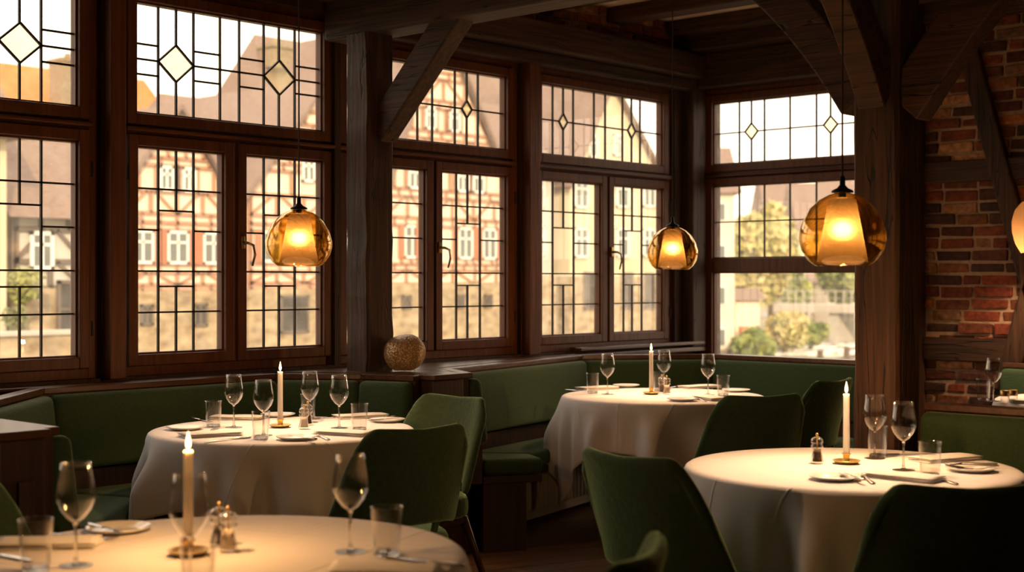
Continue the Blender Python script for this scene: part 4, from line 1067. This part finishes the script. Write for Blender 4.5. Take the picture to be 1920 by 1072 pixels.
# long roofs behind
def long_roof(label,px0,px1,Y,zr,ze,mat,dy=6,hip=3,name='tiled_roof'):
    x0,x1=xa(px0,Y),xa(px1,Y); bm=B()
    vs=[bm.verts.new(v) for v in ((x0,Y-dy,ze),(x1,Y-dy,ze),(x1-hip,Y,zr),(x0+hip,Y,zr),(x0,Y+dy,ze),(x1,Y+dy,ze))]
    for f_ in ((0,1,2,3),(3,2,5,4),(0,3,4),(1,5,2),(0,4,5,1)): bm.faces.new([vs[i] for i in f_])
    t=thing(name,label,'roofed building'); obj('roof',bm,mat,t)
    bm=B(); box(bm,x0+.4,x1-.4,Y-dy+.4,Y+dy-.4,-3.2,ze); obj('wall',bm,'fplaster',t)
    return t
long_roof('wide dark brown tiled roof rising behind the half-timbered gables',375,1115,56,za(600,84,56),4.0,'roof',hip=3.2)
long_roof('lower brown roof left of the wide dark roof',225,460,54,za(330,178,54),3.5,'roof',hip=2)
long_roof('bright orange tiled roof at the upper left',-150,300,66,za(270,150,66),6,'oroof',hip=1)
def chimney(px,ytop,ybot,Y,w,label):
    t=thing('chimney',label,'chimney',(xa(px,Y),Y,za(px,ybot,Y))); h=za(px,ytop,Y)-za(px,ybot,Y)
    bm=B(); box(bm,-w/2,w/2,-w/2,w/2,0,h-.3); box(bm,-w/2-.1,w/2+.1,-w/2-.1,w/2+.1,h-.3,h-.12); obj('stack',bm,'chim',t)
    bm=B(); lathe(bm,[(0,h-.12),(.18,h-.12),(.15,h+.2),(0,h+.2)],12); obj('pot',bm,'chim',t,smooth=True)
chimney(516,82,130,55,1.4,'chimney on the wide dark roof, above the yellow diamond pane')
chimney(127,108,222,61.5,1.3,'tall sandy chimney in front of the orange roof')
# dormer roof and dark house at the left
Y0=30
zz=lambda px,py: za(px,py,Y0)
wG=[(xa(75,Y0),zz(75,470),.6,.9,'plain'),(xa(127,Y0),zz(127,600),.75,1.9,'dark')]
h0=house('old_timbered_house','shaded old house with brown roof and grey timbers seen through the leftmost window',xa(22,Y0),xa(225,Y0),Y0,-3.2,zz(80,540),zz(80,402),None,depth=5.2,mats=('gplaster','dtimber','roof'),rows=[(zz(80,540),zz(80,490),'br'),(zz(80,490),zz(80,430),'br'),(zz(80,430),zz(80,404),'sq')],wins=wG,step=.9,bw=.12,seed=8)
house('cream_side_house','narrow cream house at the far left edge',xa(-120,Y0-1),xa(12,Y0-1),Y0-1,-3.2,-2.5,zz(10,262),None,depth=5,mats=('yplaster',None,'roof'),seed=9)
t=thing('garden_wall','low sandstone garden wall below the shaded old house','garden wall')
bm=B(); box(bm,xa(-150,26),xa(240,26),26,26.5,-3.2,za(80,628,26)); obj('masonry',bm,'sand',t)
bm=B(); box(bm,xa(-150,26)-.05,xa(240,26)+.05,25.93,26.57,za(80,628,26),za(80,628,26)+.08); obj('coping',bm,'concrete',t)
def leaves(bm,c,r,n,s,rnd):
    for _ in range(n):
        v=Vector((rnd.gauss(0,1),rnd.gauss(0,1),rnd.gauss(0,1))).normalized()*(rnd.uniform(.35,1)**.5)
        p=Vector((c[0]+v.x*r[0],c[1]+v.y*r[1],c[2]+v.z*r[2])); a=Vector((rnd.gauss(0,1),rnd.gauss(0,1),rnd.gauss(0,1))).normalized(); b=a.cross(Vector((rnd.gauss(0,1),rnd.gauss(0,1),rnd.gauss(0,1)))).normalized()
        bm.faces.new([bm.verts.new(p+a*s*k+b*s*l) for k,l in ((-1,-.6),(1,-.6),(1,.6),(-1,.6))])
def tree(name,label,px,d,ztop,zbot,w,mat,cat='tree',n=1500,seed=0,s=.22,clumps=7):
    rnd=random.Random(seed); p=pd(px,d,-3.1); t=thing(name,label,cat,p)
    h=ztop-zbot
    bm=B(); tube(bm,[(0,0,0),(.1,.1,max(.3,(zbot+3.1))),(0,.0,zbot+3.1+h*.5)],.2,8,[.05*w+.05,.04*w+.03,.03]); obj('trunk',bm,'bark',t,smooth=True)
    bm=B()
    for k in range(clumps):
        c=(rnd.uniform(-.55,.55)*w/2,rnd.uniform(-.5,.5)*w/2,zbot+3.1+h*rnd.uniform(.25,.75)); leaves(bm,c,(w*.32,w*.32,h*.27),n//clumps,s,rnd)
    leaves(bm,(0,0,zbot+3.1+h*.5),(w*.3,w*.3,h*.48),n//3,s,rnd)
    obj('foliage',bm,mat,t)
tree('climbing_shrub','green shrub against the shaded old house, upper one',38,31.1,za(38,500,29),za(38,545,29)-.3,1.0,'leaf_g','shrub',400,11,.06)
tree('potted_bush','small green bush above the garden wall at the left',30,30.2,za(38,575,27.4),za(38,635,27.4),.5,'leaf_d','shrub',300,12,.05)
# river side
def bx(name,label,px0,px1,d,z0,z1,dep,mat,cat,roof=None,winrows=0,seed=0):
    a=pd(px0,d); b=pd(px1,d); v=b-a; ang=math.atan2(v.y,v.x); t=thing(name,label,cat,(a.x,a.y,z0),ang); w=v.length
    bm=B(); box(bm,0,w,0,dep,0,z1-z0); obj('wall',bm,mat,t)
    if roof:
        bm=B(); h=roof[1]; vs=[bm.verts.new(q) for q in ((-.4,-.4,z1-z0),(w+.4,-.4,z1-z0),(w+.4,dep/2,z1-z0+h),(-.4,dep/2,z1-z0+h),(-.4,dep+.4,z1-z0),(w+.4,dep+.4,z1-z0))]
        for f_ in ((0,1,2,3),(3,2,5,4),(0,3,4),(1,5,2),(0,4,5,1)): bm.faces.new([vs[i] for i in f_])
        obj('roof',bm,roof[0],t)
    rnd=random.Random(seed)
    for r_ in range(winrows):
        zc=(z1-z0)*(r_+.55)/winrows; k=max(1,int(w/2.6))
        for i in range(k):
            xc=w*(i+.5)/k; bm=B(); box(bm,xc-.38,xc+.38,-.06,.0,zc-.55,zc+.55); f=obj('window',bm,'fwin',t); bm=B(); box(bm,xc-.29,xc+.29,-.09,-.061,zc-.47,zc+.47); obj('pane',bm,'fglass',f)
    return t
def zc_(py,d): return EYE+(HOR-py)*d/F
bx('riverside_house','tall cream house standing in the water at the left of the river window',1322,1377,80,-3.2,zc_(362,80),8,'fplaster','house',('roof',3.0),4,1)
bx('boat_shed','low pale boathouse beside the tall riverside house',1379,1424,86,-2.4,zc_(562,86),5,'fplaster','shed',('roof',.7),0,2)
t=bx('garden_parasol','small coral sunshade by the boathouse',1391,1406,84,-1.9,-1.4,1.2,'coral','parasol')
for i,(px,d,yt,yb,w,m,l) in enumerate(((1412,92,395,575,3.6,'leaf_y','yellow autumn tree right behind the riverside house'),(1446,99,372,575,3.9,'leaf_y','taller yellow-green tree in the middle of the river window'),(1478,114,470,575,3.2,'leaf_g','green tree above the left bridge end'),(1580,117,470,575,5.5,'leaf_g','green tree behind the bridge at the right'),(1414,79,618,668,2.4,'leaf_g','low bushes at the waterline by the tall house'))):
    tree('autumn_tree' if 'tree' in l else 'river_shrub',l,px,d,zc_(yt,d),zc_(yb,d),w,m,'tree' if 'tree' in l else 'shrub',2200,20+i,.3)
tree('willow_bush','round yellow-green bush on the river bank before the bridge',1472,88,zc_(583,88),-3.0,2.9,'leaf_y','shrub',2200,31,.16)
tree('willow_bush','green bush on the river bank just right of the round bush',1520,92,zc_(600,92),-3.0,2.2,'leaf_g','shrub',1200,32,.16)
for i,(a,b,d,yt,rh,m,l) in enumerate(((1440,1502,150,400,4.5,'gplaster','hillside house with brown roof left of the large pendant lamp'),(1500,1560,140,430,5,'fplaster','white house with brown roof behind the large pendant lamp'),(1556,1640,150,410,5,'gplaster','hillside house with brown roof beside the oak pillar'),(1480,1514,122,532,.8,'fplaster','low white pavilion at the left end of the bridge'),(1528,1556,124,530,.9,'fplaster','low white pavilion at the right part of the bridge'))):
    bx('hillside_house' if i<3 else 'white_pavilion',l,a,b,d,-3.2,zc_(yt,d),9 if i<3 else 4,m,'house',('roof',rh),5 if i<3 else 0,i)
p0=pd(1462,105); p1=pd(1700,98); v=p1-p0; t=thing('footbridge','pale concrete footbridge with railing across the river','bridge',(p0.x,p0.y,-3.2),math.atan2(v.y,v.x)); w=v.length; zd=zc_(576,105)+3.2
bm=B(); box(bm,-2,w,0,3,zd-.35,zd+.25); obj('deck',bm,'concrete',t)
for k in range(4): bm=B(); box(bm,k*4,k*4+.8,.3,2.7,0,zd-.35); obj('pier',bm,'concrete',t)
bm=B()
for k in range(int(w*1.5)): box(bm,k/1.5,k/1.5+.07,0,.07,zd+.25,zd+1.25)
box(bm,-2,w,-.02,.09,zd+1.22,zd+1.29); box(bm,-2,w,-.02,.09,zd+.7,zd+.74); obj('railing',bm,'concrete',t)
bm=B(); box(bm,-60,400,6.2,400,-3.6,-3.205); box(bm,8.7,400,-200,6.2,-3.6,-3.205); tag(obj('river_water',bm,'water'),'calm bright river with the town reflected in it','river',kind='stuff')
bm=B(); prism(bm,[tuple(pd(*q)[:2]) for q in ((-300,30),(60,24),(900,50),(1330,66),(1345,78),(1420,84),(1470,100),(1480,200),(-300,120))],-3.2,-2.55)
tag(obj('river_bank',bm,'ground'),'earth bank in front of the old houses','ground',kind='structure')
bm=B(); prism(bm,[tuple(pd(*q)[:2]) for q in ((1440,118),(1800,108),(2300,200),(1480,400))],-3.2,-2.7); tag(obj('far_bank',bm,'ground'),'far river bank behind the bridge','ground',kind='structure')
rnd=random.Random(5)
bm=B()
for i in range(220):
    px=rnd.uniform(1440,1640); d=rnd.choice((rnd.uniform(86,104),rnd.uniform(76,79))); p=pd(px,d,-3.14); a=rnd.uniform(.2,.5)*2
    prism(bm,[(p.x+a*math.cos(k)*1.6,p.y+a*math.sin(k)*.5) for k in (0,1,2,3.1,4,5)],-3.204,-3.13)
tag(obj('weir_foam',bm,'foam'),'white water of the weir in the river','water foam',kind='stuff')
bm=B()
a=pd(1500,70); b=pd(1640,78); beam(bm,(a.x,a.y,-3.0),(b.x,b.y,-2.6),.14,.14)
for k in (.25,.6,.95): q=a.lerp(b,k); box(bm,q.x-.12,q.x+.12,q.y-.12,q.y+.12,-3.15,-2.2)
tag(obj('mooring_boom',bm,'bark'),'dark wooden boom with posts floating on the river','boom')
# hills beyond
bm=B(); prev=None
for i in range(41):
    px=1200+i*30; zt_=zc_(395+22*math.sin(i*.5)+10*math.sin(i*1.7),230)
    p=pd(px,230); q=pd(px,330)
    cur=[bm.verts.new((p.x,p.y,-3.2)),bm.verts.new((p.x*1.06,p.y*1.06,zt_*.75)),bm.verts.new((q.x,q.y,zt_*1.15)),bm.verts.new((q.x*1.2,q.y*1.2,-3.2))]
    if prev:
        for k in range(3): bm.faces.new((prev[k],cur[k],cur[k+1],prev[k+1]))
    prev=cur
tag(obj('hill',bm,'leaf_d',smooth=True),'wooded hill in the distance beyond the river','hill',kind='structure')
# ------------------------------------------------------------------ light
wd=bpy.data.worlds.new('sky'); sc.world=wd; wd.use_nodes=True; nt=wd.node_tree; nt.nodes.clear()
out=nt.nodes.new('ShaderNodeOutputWorld'); bg=nt.nodes.new('ShaderNodeBackground'); nt.links.new(bg.outputs[0],out.inputs[0])
tc=nt.nodes.new('ShaderNodeTexCoord'); sp=nt.nodes.new('ShaderNodeSeparateXYZ'); nt.links.new(tc.outputs['Generated'],sp.inputs[0])
rp=nt.nodes.new('ShaderNodeValToRGB'); nt.links.new(sp.outputs['Z'],rp.inputs[0])
e=rp.color_ramp.elements; e[0].position=0; e[0].color=(1.0,.77,.55,1); e[1].position=.6; e[1].color=(1.0,.86,.74,1); m_=rp.color_ramp.elements.new(.18); m_.color=(1.0,.85,.68,1)
nt.links.new(rp.outputs[0],bg.inputs[0]); bg.inputs[1].default_value=SKY_S
sl=bpy.data.lights.new('sun','SUN'); sl.energy=SUN_S; sl.color=(1,.76,.48); sl.angle=math.radians(1.2)
so=bpy.data.objects.new('sun',sl); COL.objects.link(so)
dv=Vector((.55,.80,-.42)).normalized(); so.rotation_euler=dv.to_track_quat('-Z','Y').to_euler()
vs=sc.view_settings; sc.display_settings.display_device='sRGB'; vs.view_transform='Standard'; vs.look='None'; vs.gamma=1; vs.use_curve_mapping=False; vs.exposure=0
sc.cycles.max_bounces=10; sc.cycles.transparent_max_bounces=48; sc.cycles.diffuse_bounces=4; sc.cycles.glossy_bounces=4; sc.cycles.transmission_bounces=6
sc.cycles.caustics_reflective=False; sc.cycles.caustics_refractive=False; sc.cycles.sample_clamp_indirect=8
